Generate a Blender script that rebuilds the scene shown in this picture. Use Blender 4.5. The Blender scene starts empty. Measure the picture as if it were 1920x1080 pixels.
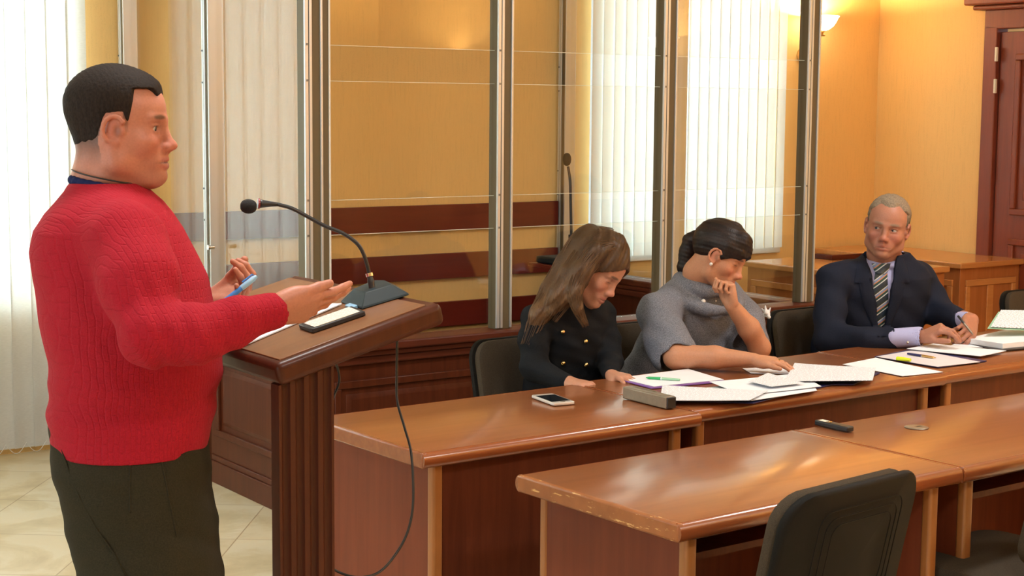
import bpy, bmesh, math, random
import numpy as np
from mathutils import Vector, Matrix
random.seed(7)
C = bpy.context.scene.collection
# ------------------------------------------------------------ camera
FPX, PIT, ROL = 3000.0, math.radians(6.43), math.radians(0.46)
CAMH = 1.70
_fw = np.array([0, math.cos(PIT), -math.sin(PIT)]); _r0 = np.array([1.0, 0, 0]); _u0 = np.cross(_r0, _fw)
RT = _r0*math.cos(ROL)+_u0*math.sin(ROL); UP = -_r0*math.sin(ROL)+_u0*math.cos(ROL)
cam = bpy.data.cameras.new('camera'); camo = bpy.data.objects.new('camera', cam); C.objects.link(camo)
cam.sensor_width = 36; cam.lens = FPX/1920*36; cam.clip_start = 0.05; cam.clip_end = 200
M4 = Matrix.Identity(4)
for i in range(3):
    M4[i][0] = RT[i]; M4[i][1] = UP[i]; M4[i][2] = -_fw[i]
M4[2][3] = CAMH
camo.matrix_world = M4
bpy.context.scene.camera = camo
vs = bpy.context.scene.view_settings
vs.view_transform = 'Standard'; vs.look = 'None'; vs.gamma = 1; vs.use_curve_mapping = False; vs.exposure = 0.0
bpy.context.scene.cycles.transparent_max_bounces = 24
bpy.context.scene.cycles.max_bounces = 8
# ------------------------------------------------------------ world frame helpers
AZ, BZ = math.radians(34.74), math.radians(37.0)      # azimuth of the room and of the rows of desks
def R(u, w, z=0): return Vector((u*math.cos(AZ)-w*math.sin(AZ), u*math.sin(AZ)+w*math.cos(AZ), z))
def DK(u, w, z=0): return Vector((u*math.cos(BZ)-w*math.sin(BZ), u*math.sin(BZ)+w*math.cos(BZ), z))
def ray(x, y): return _fw+RT*(x-960)/FPX-UP*(y-540)/FPX
def at(x, y, d): p = ray(x, y)*d; return Vector((p[0], p[1], p[2]+CAMH))           # pixel and distance to a point
def onz(x, y, z): d = ray(x, y); t = (z-CAMH)/d[2]; return Vector((d[0]*t, d[1]*t, z))
# ------------------------------------------------------------ world and lights
world = bpy.data.worlds.new('world'); bpy.context.scene.world = world; world.use_nodes = True
world.node_tree.nodes['Background'].inputs[0].default_value = (0.85, 0.93, 1.0, 1); world.node_tree.nodes['Background'].inputs[1].default_value = 1.0
def area(name, loc, target, sx, sy, power, col, spread=None):
    l = bpy.data.lights.new(name, 'AREA'); l.shape = 'RECTANGLE'; l.size = sx; l.size_y = sy; l.energy = power; l.color = col
    if spread: l.spread = spread
    o = bpy.data.objects.new(name, l); C.objects.link(o); o.location = loc
    o.rotation_euler = (Vector(target)-Vector(loc)).to_track_quat('-Z', 'Y').to_euler(); return o
DAY = (0.72, 0.92, 1.0); WARM = (1.0, 0.74, 0.42); FILLC = (1.0, 0.985, 0.96)
area('window_daylight', R(0.75, 8.06, 1.95), R(0.75, 0, 1.95), 3.9, 2.3, 400, DAY)
area('window_daylight', R(6.66, 8.06, 1.9), R(6.66, 0, 1.9), 1.5, 2.2, 92, DAY)
area('side_fill', R(-2.88, 5.2, 1.9), R(0, 5.0, 1.5), 1.6, 2.4, 55, DAY)  # added smooth daylight fill at unseen openings in the left wall
area('side_fill', R(-2.88, 1.6, 1.9), R(0, 1.6, 1.5), 1.6, 2.4, 55, DAY)
# ------------------------------------------------------------ materials
MT = {}
def nodes(name):
    m = bpy.data.materials.new(name); m.use_nodes = True; MT[name] = m
    nt = m.node_tree; return m, nt, nt.nodes['Principled BSDF']
def N(nt, t, **kw):
    n = nt.nodes.new(t)
    for k, v in kw.items():
        if k in n.inputs: n.inputs[k].default_value = v
        else: setattr(n, k, v)
    return n
def coords(nt, scale=(1, 1, 1), rot=(0, 0, 0)):
    tc = N(nt, 'ShaderNodeTexCoord'); mp = N(nt, 'ShaderNodeMapping')
    mp.inputs['Scale'].default_value = scale; mp.inputs['Rotation'].default_value = rot
    nt.links.new(tc.outputs['Object'], mp.inputs['Vector']); return mp.outputs['Vector']
def ramp(nt, fac, stops):
    r = N(nt, 'ShaderNodeValToRGB'); e = r.color_ramp.elements
    while len(e) < len(stops): e.new(0.5)
    for q, (p, c) in zip(e, stops): q.position = p; q.color = (*c, 1)
    nt.links.new(fac, r.inputs['Fac']); return r.outputs['Color']
def bump(nt, b, h, strength=0.3, dist=0.002):
    n = N(nt, 'ShaderNodeBump'); n.inputs['Strength'].default_value = strength; n.inputs['Distance'].default_value = dist
    nt.links.new(h, n.inputs['Height']); nt.links.new(n.outputs['Normal'], b.inputs['Normal'])
def plain(name, col, rough=0.5, metal=0.0, spec=None, noise=0.0, ns=60.0, bm=0.0, sub=0.0, coat=0.0):
    m, nt, b = nodes(name)
    b.inputs['Base Color'].default_value = (*col, 1); b.inputs['Roughness'].default_value = rough; b.inputs['Metallic'].default_value = metal
    if spec is not None: b.inputs['Specular IOR Level'].default_value = spec
    if coat: b.inputs['Coat Weight'].default_value = coat
    v = coords(nt); t = N(nt, 'ShaderNodeTexNoise', Scale=ns, Detail=4.0); nt.links.new(v, t.inputs['Vector'])
    lo = tuple(c*(1-noise) for c in col); hi = tuple(min(1, c*(1+noise)) for c in col)
    nt.links.new(ramp(nt, t.outputs['Fac'], [(0.3, lo), (0.7, hi)]), b.inputs['Base Color'])
    if bm: bump(nt, b, t.outputs['Fac'], bm)
    if sub: b.inputs['Subsurface Weight'].default_value = sub; b.inputs['Subsurface Radius'].default_value = (0.012, 0.004, 0.002); b.inputs['Subsurface Scale'].default_value = 1.0
    return m
def wood(name, dark, light, rough=0.25, axis=0, coat=0.3, grain=1.0, spec=0.5):
    m, nt, b = nodes(name); b.inputs['Specular IOR Level'].default_value = spec
    sc = [14*grain, 14*grain, 14*grain]; sc[axis] = 0.9*grain
    v = coords(nt, tuple(sc)); t = N(nt, 'ShaderNodeTexNoise', Scale=2.2, Detail=7.0, Roughness=0.62, Distortion=0.6); nt.links.new(v, t.inputs['Vector'])
    nt.links.new(ramp(nt, t.outputs['Fac'], [(0.28, dark), (0.72, light)]), b.inputs['Base Color'])
    b.inputs['Roughness'].default_value = rough; b.inputs['Coat Weight'].default_value = coat; b.inputs['Coat Roughness'].default_value = 0.12
    bump(nt, b, t.outputs['Fac'], 0.05, 0.001); return m
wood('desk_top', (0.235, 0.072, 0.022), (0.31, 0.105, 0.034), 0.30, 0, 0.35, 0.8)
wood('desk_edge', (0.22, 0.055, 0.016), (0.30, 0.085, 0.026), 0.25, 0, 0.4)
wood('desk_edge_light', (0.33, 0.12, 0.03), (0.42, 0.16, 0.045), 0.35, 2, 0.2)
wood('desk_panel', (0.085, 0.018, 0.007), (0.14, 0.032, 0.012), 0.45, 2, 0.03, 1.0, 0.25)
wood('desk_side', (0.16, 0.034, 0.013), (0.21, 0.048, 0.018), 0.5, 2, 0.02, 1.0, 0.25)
wood('dock_wood', (0.075, 0.014, 0.006), (0.125, 0.026, 0.010), 0.5, 0, 0.02, 1.0, 0.25)
wood('dock_wood_up', (0.070, 0.015, 0.006), (0.115, 0.027, 0.010), 0.35, 2, 0.05, 1.0, 0.25)
wood('rail_wood', (0.13, 0.014, 0.009), (0.17, 0.020, 0.012), 0.3, 0, 0.25)
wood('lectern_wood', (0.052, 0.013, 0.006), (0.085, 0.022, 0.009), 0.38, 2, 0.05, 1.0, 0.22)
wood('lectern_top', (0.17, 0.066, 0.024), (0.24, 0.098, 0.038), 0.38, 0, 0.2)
wood('bench_wood', (0.36, 0.115, 0.03), (0.46, 0.17, 0.05), 0.28, 2, 0.3)
wood('bench_top', (0.50, 0.20, 0.06), (0.60, 0.26, 0.08), 0.25, 0, 0.3)
wood('door_wood', (0.19, 0.034, 0.012), (0.26, 0.05, 0.018), 0.45, 2, 0.1)
# chipped desk edge
m, nt, b = nodes('chipped_edge')
v = coords(nt, (8, 8, 8)); t = N(nt, 'ShaderNodeTexNoise', Scale=2.2, Detail=4.0); nt.links.new(v, t.inputs['Vector'])
v2 = coords(nt, (18, 9, 60)); t2 = N(nt, 'ShaderNodeTexNoise', Scale=1.6, Detail=5.0, Roughness=0.7); nt.links.new(v2, t2.inputs['Vector'])
base = ramp(nt, t.outputs['Fac'], [(0.3, (0.27, 0.085, 0.022)), (0.7, (0.36, 0.12, 0.035))])
msk = ramp(nt, t2.outputs['Fac'], [(0.60, (0, 0, 0)), (0.615, (1, 1, 1))])
mx = N(nt, 'ShaderNodeMix', data_type='RGBA'); nt.links.new(msk, mx.inputs[0]); nt.links.new(base, mx.inputs[6]); mx.inputs[7].default_value = (0.72, 0.42, 0.16, 1)
nt.links.new(mx.outputs[2], b.inputs['Base Color']); b.inputs['Roughness'].default_value = 0.35
# wall
def wallmat(name, col):
    m, nt, b = nodes(name)
    v = coords(nt, (1, 1, 1)); t = N(nt, 'ShaderNodeTexNoise', Scale=180.0, Detail=3.0); nt.links.new(v, t.inputs['Vector'])
    v2 = coords(nt, (60, 60, 4)); t2 = N(nt, 'ShaderNodeTexNoise', Scale=2.0, Detail=3.0); nt.links.new(v2, t2.inputs['Vector'])
    a = N(nt, 'ShaderNodeMath', operation='ADD'); nt.links.new(t.outputs['Fac'], a.inputs[0]); nt.links.new(t2.outputs['Fac'], a.inputs[1])
    nt.links.new(ramp(nt, a.outputs[0], [(0.7, tuple(c*0.96 for c in col)), (1.3 if False else 1.0, tuple(min(1, c*1.04) for c in col))]), b.inputs['Base Color'])
    b.inputs['Roughness'].default_value = 0.75; bump(nt, b, a.outputs[0], 0.15, 0.002); return m
wallmat('wall_plaster', (0.87, 0.56, 0.215))
wallmat('ceiling_plaster', (0.85, 0.80, 0.70))
# floor
m, nt, b = nodes('marble_floor')
tc = N(nt, 'ShaderNodeTexCoord'); mp = N(nt, 'ShaderNodeMapping'); nt.links.new(tc.outputs['Object'], mp.inputs['Vector'])
mp.inputs['Rotation'].default_value = (0, 0, math.radians(3)); mp.inputs['Location'].default_value = (-0.22, -0.155, 0)
br = N(nt, 'ShaderNodeTexBrick', offset=0.0); br.inputs['Scale'].default_value = 1.0; br.inputs['Brick Width'].default_value = 0.54; br.inputs['Row Height'].default_value = 0.54
br.inputs['Mortar Size'].default_value = 0.003; br.inputs['Mortar Smooth'].default_value = 0.3; br.inputs['Color1'].default_value = (0.74, 0.62, 0.42, 1); br.inputs['Color2'].default_value = (0.80, 0.70, 0.51, 1); br.inputs['Mortar'].default_value = (0.50, 0.36, 0.2, 1)
nt.links.new(mp.outputs['Vector'], br.inputs['Vector'])
t = N(nt, 'ShaderNodeTexNoise', Scale=3.0, Detail=9.0, Roughness=0.62, Distortion=0.5); nt.links.new(mp.outputs['Vector'], t.inputs['Vector'])
vein = ramp(nt, t.outputs['Fac'], [(0.36, (0.80, 0.75, 0.64)), (0.47, (0.92, 0.88, 0.78)), (0.54, (1, 1, 1)), (0.7, (1, 0.97, 0.9))])
mx = N(nt, 'ShaderNodeMix', data_type='RGBA', blend_type='MULTIPLY'); mx.inputs[0].default_value = 1
nt.links.new(br.outputs['Color'], mx.inputs[6]); nt.links.new(vein, mx.inputs[7]); nt.links.new(mx.outputs[2], b.inputs['Base Color']); b.inputs['Roughness'].default_value = 0.3
# glass pane: a clear sheet that mirrors by Fresnel
m = bpy.data.materials.new('pane_glass'); m.use_nodes = True; MT['pane_glass'] = m; nt = m.node_tree; nt.nodes.clear()
o_ = N(nt, 'ShaderNodeOutputMaterial'); tr = N(nt, 'ShaderNodeBsdfTransparent'); tr.inputs[0].default_value = (0.978, 0.984, 0.972, 1)
gl = N(nt, 'ShaderNodeBsdfGlossy'); gl.inputs['Roughness'].default_value = 0.0; fr = N(nt, 'ShaderNodeFresnel'); ms = N(nt, 'ShaderNodeMixShader')
ge = N(nt, 'ShaderNodeNewGeometry'); mr = N(nt, 'ShaderNodeMapRange'); mr.inputs['To Min'].default_value = 1.5; mr.inputs['To Max'].default_value = 1/1.5      # same index on both faces of a pane
nt.links.new(ge.outputs['Backfacing'], mr.inputs['Value']); nt.links.new(mr.outputs[0], fr.inputs['IOR'])
nt.links.new(fr.outputs[0], ms.inputs[0]); nt.links.new(tr.outputs[0], ms.inputs[1]); nt.links.new(gl.outputs[0], ms.inputs[2]); nt.links.new(ms.outputs[0], o_.inputs[0])
plain('glass_edge', (0.80, 0.86, 0.78), 0.15, 0, 0.8)
# blinds fabric, lets daylight through
m = bpy.data.materials.new('blind_fabric'); m.use_nodes = True; MT['blind_fabric'] = m; nt = m.node_tree; nt.nodes.clear()
o_ = N(nt, 'ShaderNodeOutputMaterial'); df = N(nt, 'ShaderNodeBsdfDiffuse'); tl = N(nt, 'ShaderNodeBsdfTranslucent'); ms = N(nt, 'ShaderNodeMixShader'); ms.inputs[0].default_value = 0.45
v = coords(nt, (60, 60, 400)); t = N(nt, 'ShaderNodeTexNoise', Scale=1.0, Detail=2.0); nt.links.new(v, t.inputs['Vector'])
c_ = ramp(nt, t.outputs['Fac'], [(0.3, (0.83, 0.83, 0.81)), (0.7, (0.90, 0.90, 0.88))])
nt.links.new(c_, df.inputs[0]); nt.links.new(c_, tl.inputs[0]); nt.links.new(df.outputs[0], ms.inputs[1]); nt.links.new(tl.outputs[0], ms.inputs[2]); nt.links.new(ms.outputs[0], o_.inputs[0])
plain('aluminium', (0.66, 0.68, 0.70), 0.35, 0.6)
plain('aluminium_white', (0.78, 0.77, 0.74), 0.4, 0.1)
plain('bronze_metal', (0.15, 0.115, 0.065), 0.5, 0.15, 0.3)
plain('gasket', (0.04, 0.045, 0.04), 0.6)
plain('screw_steel', (0.25, 0.25, 0.25), 0.4, 0.8)
plain('black_plastic', (0.018, 0.018, 0.02), 0.4)
plain('foam_black', (0.010, 0.010, 0.011), 0.9, bm=0.6, ns=500)
plain('mic_base', (0.018, 0.028, 0.032), 0.5, 0, 0.25)
plain('cable_black', (0.02, 0.018, 0.018), 0.5)
plain('red_ring', (0.25, 0.02, 0.02), 0.3)
plain('chrome', (0.75, 0.75, 0.75), 0.15, 1.0)
plain('brass', (0.75, 0.52, 0.2), 0.28, 1.0)
plain('gold', (0.85, 0.6, 0.25), 0.25, 1.0)
plain('chair_fabric', (0.060, 0.046, 0.032), 0.9, 0, 0.1, noise=0.25, ns=500, bm=0.4)
plain('chair_shell', (0.0085, 0.0078, 0.0068), 0.6, 0, 0.12, noise=0.2, ns=900, bm=0.25)
plain('chair_metal', (0.015, 0.015, 0.016), 0.35, 0.3)
plain('paper_white', (0.90, 0.92, 0.97), 0.8, noise=0.02, ns=20)
plain('paper_cream', (0.80, 0.74, 0.62), 0.8, noise=0.06, ns=30)
plain('paper_grey', (0.42, 0.45, 0.45), 0.6, noise=0.1, ns=30)
plain('paper_lilac', (0.76, 0.72, 0.76), 0.6, noise=0.03, ns=20)
plain('purple_plastic', (0.26, 0.12, 0.45), 0.35)
plain('navy_plastic', (0.03, 0.03, 0.12), 0.35)
plain('green_plastic', (0.03, 0.42, 0.13), 0.3)
plain('green_pale', (0.35, 0.62, 0.42), 0.4)
plain('blue_plastic', (0.05, 0.22, 0.62), 0.25)
plain('blue_light', (0.30, 0.55, 0.80), 0.35)
plain('yellow_fluor', (0.72, 0.85, 0.02), 0.35)
plain('taupe_metal', (0.26, 0.205, 0.145), 0.38, 0.35, noise=0.1)
plain('phone_silver', (0.70, 0.64, 0.58), 0.3, 0.3)
plain('phone_screen', (0.012, 0.016, 0.02), 0.1)
plain('black_leather', (0.02, 0.017, 0.02), 0.45, noise=0.2, ns=300, bm=0.2)
plain('sky_white', (0.8, 0.88, 0.95), 0.9)
plain('switch_white', (0.75, 0.72, 0.66), 0.5)
# printed page: rows of small grey words
def printed(name, paper, pitch=0.0075, ang=0.0):
    m, nt, b = nodes(name); v = coords(nt, (1, 1, 1), (0, 0, ang))
    sp = N(nt, 'ShaderNodeSeparateXYZ'); nt.links.new(v, sp.inputs[0])
    d = N(nt, 'ShaderNodeMath', operation='DIVIDE'); d.inputs[1].default_value = pitch; nt.links.new(sp.outputs[1], d.inputs[0])
    fr = N(nt, 'ShaderNodeMath', operation='FRACT'); nt.links.new(d.outputs[0], fr.inputs[0])
    lt = N(nt, 'ShaderNodeMath', operation='LESS_THAN'); lt.inputs[1].default_value = 0.38; nt.links.new(fr.outputs[0], lt.inputs[0])
    fl = N(nt, 'ShaderNodeMath', operation='FLOOR'); nt.links.new(d.outputs[0], fl.inputs[0])
    cb = N(nt, 'ShaderNodeCombineXYZ'); sx = N(nt, 'ShaderNodeMath', operation='MULTIPLY'); sx.inputs[1].default_value = 140.0
    nt.links.new(sp.outputs[0], sx.inputs[0]); nt.links.new(sx.outputs[0], cb.inputs[0]); nt.links.new(fl.outputs[0], cb.inputs[1])
    tn = N(nt, 'ShaderNodeTexNoise', Scale=1.0, Detail=1.0); nt.links.new(cb.outputs[0], tn.inputs['Vector'])
    g = N(nt, 'ShaderNodeMath', operation='GREATER_THAN'); g.inputs[1].default_value = 0.44; nt.links.new(tn.outputs['Fac'], g.inputs[0])
    mu = N(nt, 'ShaderNodeMath', operation='MULTIPLY'); nt.links.new(lt.outputs[0], mu.inputs[0]); nt.links.new(g.outputs[0], mu.inputs[1])
    mu2 = N(nt, 'ShaderNodeMath', operation='MULTIPLY'); mu2.inputs[1].default_value = 0.7; nt.links.new(mu.outputs[0], mu2.inputs[0])
    mx = N(nt, 'ShaderNodeMix', data_type='RGBA'); nt.links.new(mu2.outputs[0], mx.inputs[0]); mx.inputs[6].default_value = (*paper, 1); mx.inputs[7].default_value = (0.25, 0.27, 0.32, 1)
    nt.links.new(mx.outputs[2], b.inputs['Base Color']); b.inputs['Roughness'].default_value = 0.8; return m
printed('paper_print', (0.90, 0.92, 0.97)); printed('paper_print_cream', (0.80, 0.73, 0.60), 0.009)
# lamp bowl
m, nt, b = nodes('lamp_bowl'); b.inputs['Base Color'].default_value = (0.95, 0.9, 0.8, 1); b.inputs['Emission Color'].default_value = (1, 0.86, 0.62, 1); b.inputs['Emission Strength'].default_value = 12.0
# vertex coloured skin
def vcol(name, rough, sub, spec=0.4, bs=0.15, ns=220.0, stretch=(1, 1, 1), bd=0.001, mul=0.12):
    m, nt, b = nodes(name); at_ = N(nt, 'ShaderNodeVertexColor', layer_name='Col')
    v = coords(nt, stretch); t = N(nt, 'ShaderNodeTexNoise', Scale=ns, Detail=5.0); nt.links.new(v, t.inputs['Vector'])
    r = ramp(nt, t.outputs['Fac'], [(0.3, (1-mul,)*3), (0.7, (1, 1, 1))])
    mx = N(nt, 'ShaderNodeMix', data_type='RGBA', blend_type='MULTIPLY'); mx.inputs[0].default_value = 1
    nt.links.new(at_.outputs[0], mx.inputs[6]); nt.links.new(r, mx.inputs[7]); nt.links.new(mx.outputs[2], b.inputs['Base Color'])
    b.inputs['Roughness'].default_value = rough; b.inputs['Specular IOR Level'].default_value = spec
    if sub: b.inputs['Subsurface Weight'].default_value = sub; b.inputs['Subsurface Radius'].default_value = (0.010, 0.004, 0.002); b.inputs['Subsurface Scale'].default_value = 1.0
    bump(nt, b, t.outputs['Fac'], bs, bd); return m
vcol('skin', 0.48, 0.15)
vcol('hair', 0.45, 0, 0.3, 0.4, 30.0, (9, 9, 1.2), 0.003, 0.5)
vcol('hair_short', 0.75, 0, 0.15, 0.7, 260.0, (1, 1, 0.6), 0.002, 0.5)
# knitted sweater: staggered blocks of ribs
m, nt, b = nodes('red_knit')
v = coords(nt, (1, 1, 1)); sp = N(nt, 'ShaderNodeSeparateXYZ'); nt.links.new(v, sp.inputs[0])
an = N(nt, 'ShaderNodeMath', operation='ADD'); nt.links.new(sp.outputs[0], an.inputs[0]); nt.links.new(sp.outputs[1], an.inputs[1])
cb = N(nt, 'ShaderNodeCombineXYZ'); nt.links.new(sp.outputs[2], cb.inputs[0]); nt.links.new(an.outputs[0], cb.inputs[1])
br = N(nt, 'ShaderNodeTexBrick'); br.inputs['Scale'].default_value = 1; br.inputs['Brick Width'].default_value = 0.030; br.inputs['Row Height'].default_value = 0.012; br.inputs['Mortar Size'].default_value = 0.0022; br.inputs['Mortar Smooth'].default_value = 1.0
nz = N(nt, 'ShaderNodeTexNoise', Scale=14.0, Detail=2.0); nt.links.new(v, nz.inputs['Vector'])
dm = N(nt, 'ShaderNodeVectorMath', operation='MULTIPLY_ADD'); nt.links.new(nz.outputs['Color'], dm.inputs[0]); dm.inputs[1].default_value = (0.02, 0.02, 0.02); nt.links.new(cb.outputs[0], dm.inputs[2])
nt.links.new(dm.outputs[0], br.inputs['Vector'])
t = N(nt, 'ShaderNodeTexNoise', Scale=420.0, Detail=3.0); nt.links.new(v, t.inputs['Vector'])
inv = N(nt, 'ShaderNodeMath', operation='MULTIPLY_ADD'); inv.inputs[1].default_value = -1.0; nt.links.new(br.outputs['Fac'], inv.inputs[0]); nt.links.new(t.outputs['Fac'], inv.inputs[2])
bump(nt, b, inv.outputs[0], 0.5, 0.0026); b.inputs['Roughness'].default_value = 0.85; b.inputs['Specular IOR Level'].default_value = 0.2; b.inputs['Sheen Weight'].default_value = 0.04; b.inputs['Sheen Tint'].default_value = (1, 0.3, 0.35, 1)
nt.links.new(ramp(nt, t.outputs['Fac'], [(0.3, (0.31, 0.006, 0.016)), (0.7, (0.39, 0.009, 0.025))]), b.inputs['Base Color'])
def cloth(name, lo, hi, ns=350.0, rough=0.85, bs=0.35, sheen=0.0):
    m, nt, b = nodes(name); v = coords(nt); t = N(nt, 'ShaderNodeTexNoise', Scale=ns, Detail=4.0, Roughness=0.7); nt.links.new(v, t.inputs['Vector'])
    nt.links.new(ramp(nt, t.outputs['Fac'], [(0.35, lo), (0.65, hi)]), b.inputs['Base Color']); b.inputs['Roughness'].default_value = rough
    b.inputs['Sheen Weight'].default_value = sheen; b.inputs['Specular IOR Level'].default_value = 0.12; bump(nt, b, t.outputs['Fac'], bs, 0.001); return m
cloth('olive_twill', (0.022, 0.019, 0.011), (0.034, 0.029, 0.017)); cloth('black_wool', (0.008, 0.009, 0.011), (0.014, 0.015, 0.018))
cloth('grey_tweed', (0.10, 0.105, 0.125), (0.28, 0.285, 0.33), 300); plain('hair_brown', (0.12, 0.062, 0.028), 0.4, spec=0.3); cloth('navy_suit', (0.012, 0.015, 0.028), (0.020, 0.024, 0.042), 500)
cloth('navy_cotton', (0.012, 0.018, 0.07), (0.02, 0.025, 0.09)); cloth('shirt_lilac', (0.42, 0.42, 0.68), (0.50, 0.50, 0.76), 500, 0.7, 0.1)
m, nt, b = nodes('striped_tie'); v = coords(nt, (1, 1, 1)); sp = N(nt, 'ShaderNodeSeparateXYZ'); nt.links.new(v, sp.inputs[0])
a1 = N(nt, 'ShaderNodeMath', operation='MULTIPLY_ADD'); a1.inputs[1].default_value = -0.75; nt.links.new(sp.outputs[0], a1.inputs[0]); nt.links.new(sp.outputs[2], a1.inputs[2])
a2 = N(nt, 'ShaderNodeMath', operation='MULTIPLY'); a2.inputs[1].default_value = 15.5; nt.links.new(a1.outputs[0], a2.inputs[0]); a3 = N(nt, 'ShaderNodeMath', operation='FRACT'); nt.links.new(a2.outputs[0], a3.inputs[0])
r = ramp(nt, a3.outputs[0], [(0.0, (0.015, 0.03, 0.05)), (0.3, (0.55, 0.6, 0.62)), (0.38, (0.02, 0.06, 0.05)), (0.55, (0.55, 0.22, 0.10)), (0.63, (0.20, 0.26, 0.42)), (0.78, (0.6, 0.6, 0.55)), (0.84, (0.02, 0.03, 0.03))])
for n_ in nt.nodes:
    if n_.type == 'VALTORGB': n_.color_ramp.interpolation = 'CONSTANT'
nt.links.new(r, b.inputs['Base Color']); b.inputs['Roughness'].default_value = 0.5
plain('eye_white', (0.50, 0.43, 0.40), 0.2); plain('eye_dark', (0.03, 0.03, 0.035), 0.1); plain('pearl', (0.85, 0.8, 0.74), 0.15); plain('nail', (0.62, 0.33, 0.26), 0.3)
plain('leather_shoe', (0.03, 0.02, 0.015), 0.35); plain('jeans_dark', (0.02, 0.022, 0.03), 0.85)
# ------------------------------------------------------------ mesh helpers
def tag(o, label=None, cat=None, group=None, kind=None):
    for k, v in (('label', label), ('category', cat), ('group', group), ('kind', kind)):
        if v: o[k] = v
    return o
def thing(name, label, cat, loc=(0, 0, 0), rz=0.0, group=None):
    o = bpy.data.objects.new(name, None); C.objects.link(o); o.location = loc; o.rotation_euler = (0, 0, rz); o.empty_display_size = 0.05
    return tag(o, label, cat, group)
def link_mesh(name, me, mat, parent=None, smooth=False):
    o = bpy.data.objects.new(name, me); C.objects.link(o)
    for mm in (mat if isinstance(mat, (list, tuple)) else [mat]): me.materials.append(MT[mm])
    if parent: o.parent = parent
    if smooth: me.shade_smooth()
    return o
def obj(name, bm, mat, parent=None, smooth=None, bev=0.0, seg=2):
    me = bpy.data.meshes.new(name); bmesh.ops.recalc_face_normals(bm, faces=bm.faces); bm.to_mesh(me); bm.free()
    o = link_mesh(name, me, mat, parent)
    if smooth == 'auto' or bev:
        for p in me.polygons: p.use_smooth = True
        me.set_sharp_from_angle(angle=math.radians(42))
    elif smooth: me.shade_smooth()
    if bev:
        md = o.modifiers.new('bevel', 'BEVEL'); md.width = bev; md.segments = seg; md.limit_method = 'ANGLE'; md.angle_limit = math.radians(40); md.harden_normals = False
    return o
def struct(name, bm, mat, parent=None, **kw):
    o = obj(name, bm, mat, parent, **kw); o['kind'] = 'structure'; return o
def B(): return bmesh.new()
def bx(bm, x0, x1, y0, y1, z0, z1, M=None):
    vs_ = [bm.verts.new((M @ Vector(p)) if M else p) for p in [(x0, y0, z0), (x1, y0, z0), (x1, y1, z0), (x0, y1, z0), (x0, y0, z1), (x1, y0, z1), (x1, y1, z1), (x0, y1, z1)]]
    for f in ((0, 3, 2, 1), (4, 5, 6, 7), (0, 1, 5, 4), (1, 2, 6, 5), (2, 3, 7, 6), (3, 0, 4, 7)): bm.faces.new([vs_[i] for i in f])
    return bm
def rings(bm, rs, cap=True, closed=False):
    vr = [[bm.verts.new(p) for p in r] for r in rs]; n = len(vr[0])
    for a, b_ in zip(vr, vr[1:]+([vr[0]] if closed else [])):
        for i in range(n): bm.faces.new((a[i], a[(i+1) % n], b_[(i+1) % n], b_[i]))
    if cap and not closed:
        bm.faces.new(vr[0][::-1]); bm.faces.new(vr[-1])
    return bm
def frames(pts):
    pts = [Vector(p) for p in pts]; T = []
    for i in range(len(pts)): T.append((pts[min(i+1, len(pts)-1)]-pts[max(i-1, 0)]).normalized())
    up = Vector((0, 0, 1)) if abs(T[0].z) < 0.9 else Vector((1, 0, 0)); n = T[0].cross(up).normalized(); out = []
    for t in T:
        n = (n-t*n.dot(t)).normalized(); out.append((n, t.cross(n)))
    return pts, out
def tube(bm, pts, r, n=10, flat=1.0):
    pts, fr_ = frames(pts); rs = r if isinstance(r, (list, tuple)) else [r]*len(pts)
    return rings(bm, [[p+(a*math.cos(k*2*math.pi/n)+b_*math.sin(k*2*math.pi/n)*flat)*q for k in range(n)] for p, (a, b_), q in zip(pts, fr_, rs)])
def lathe(bm, prof, n=24, M=None):
    rs = [[Vector((max(r, 1e-4)*math.cos(k*2*math.pi/n), max(r, 1e-4)*math.sin(k*2*math.pi/n), z)) for k in range(n)] for r, z in prof]
    if M: rs = [[M @ p for p in q] for q in rs]
    return rings(bm, rs)
def prism(bm, poly, z0, z1, M=None):
    a = [Vector((*p, z0)) for p in poly]; b_ = [Vector((*p, z1)) for p in poly]
    if M: a = [M @ p for p in a]; b_ = [M @ p for p in b_]
    return rings(bm, [a, b_])
def spline(pts, n=8):
    pts = [Vector(p) for p in pts]; P = [pts[0]]+pts+[pts[-1]]; out = []
    for i in range(1, len(P)-2):
        for k in range(n):
            t = k/n; a, b_, c, d = P[i-1], P[i], P[i+1], P[i+2]
            out.append(0.5*((2*b_)+(c-a)*t+(2*a-5*b_+4*c-d)*t*t+(3*b_-a-3*c+d)*t**3))
    out.append(pts[-1]); return out
def rrect(hx, hy, r, n=5):
    out = []
    for cx, cy, a0 in ((hx-r, hy-r, 0), (-hx+r, hy-r, 90), (-hx+r, -hy+r, 180), (hx-r, -hy+r, 270)):
        for k in range(n+1):
            a = math.radians(a0+90*k/n); out.append((cx+r*math.cos(a), cy+r*math.sin(a)))
    return out
def copy_tree(o, parent=None):
    c = o.copy(); C.objects.link(c); c.parent = parent
    for ch in list(o.children): copy_tree(ch, c)
    return c
Mroom = Matrix.Rotation(AZ, 4, 'Z')
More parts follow.
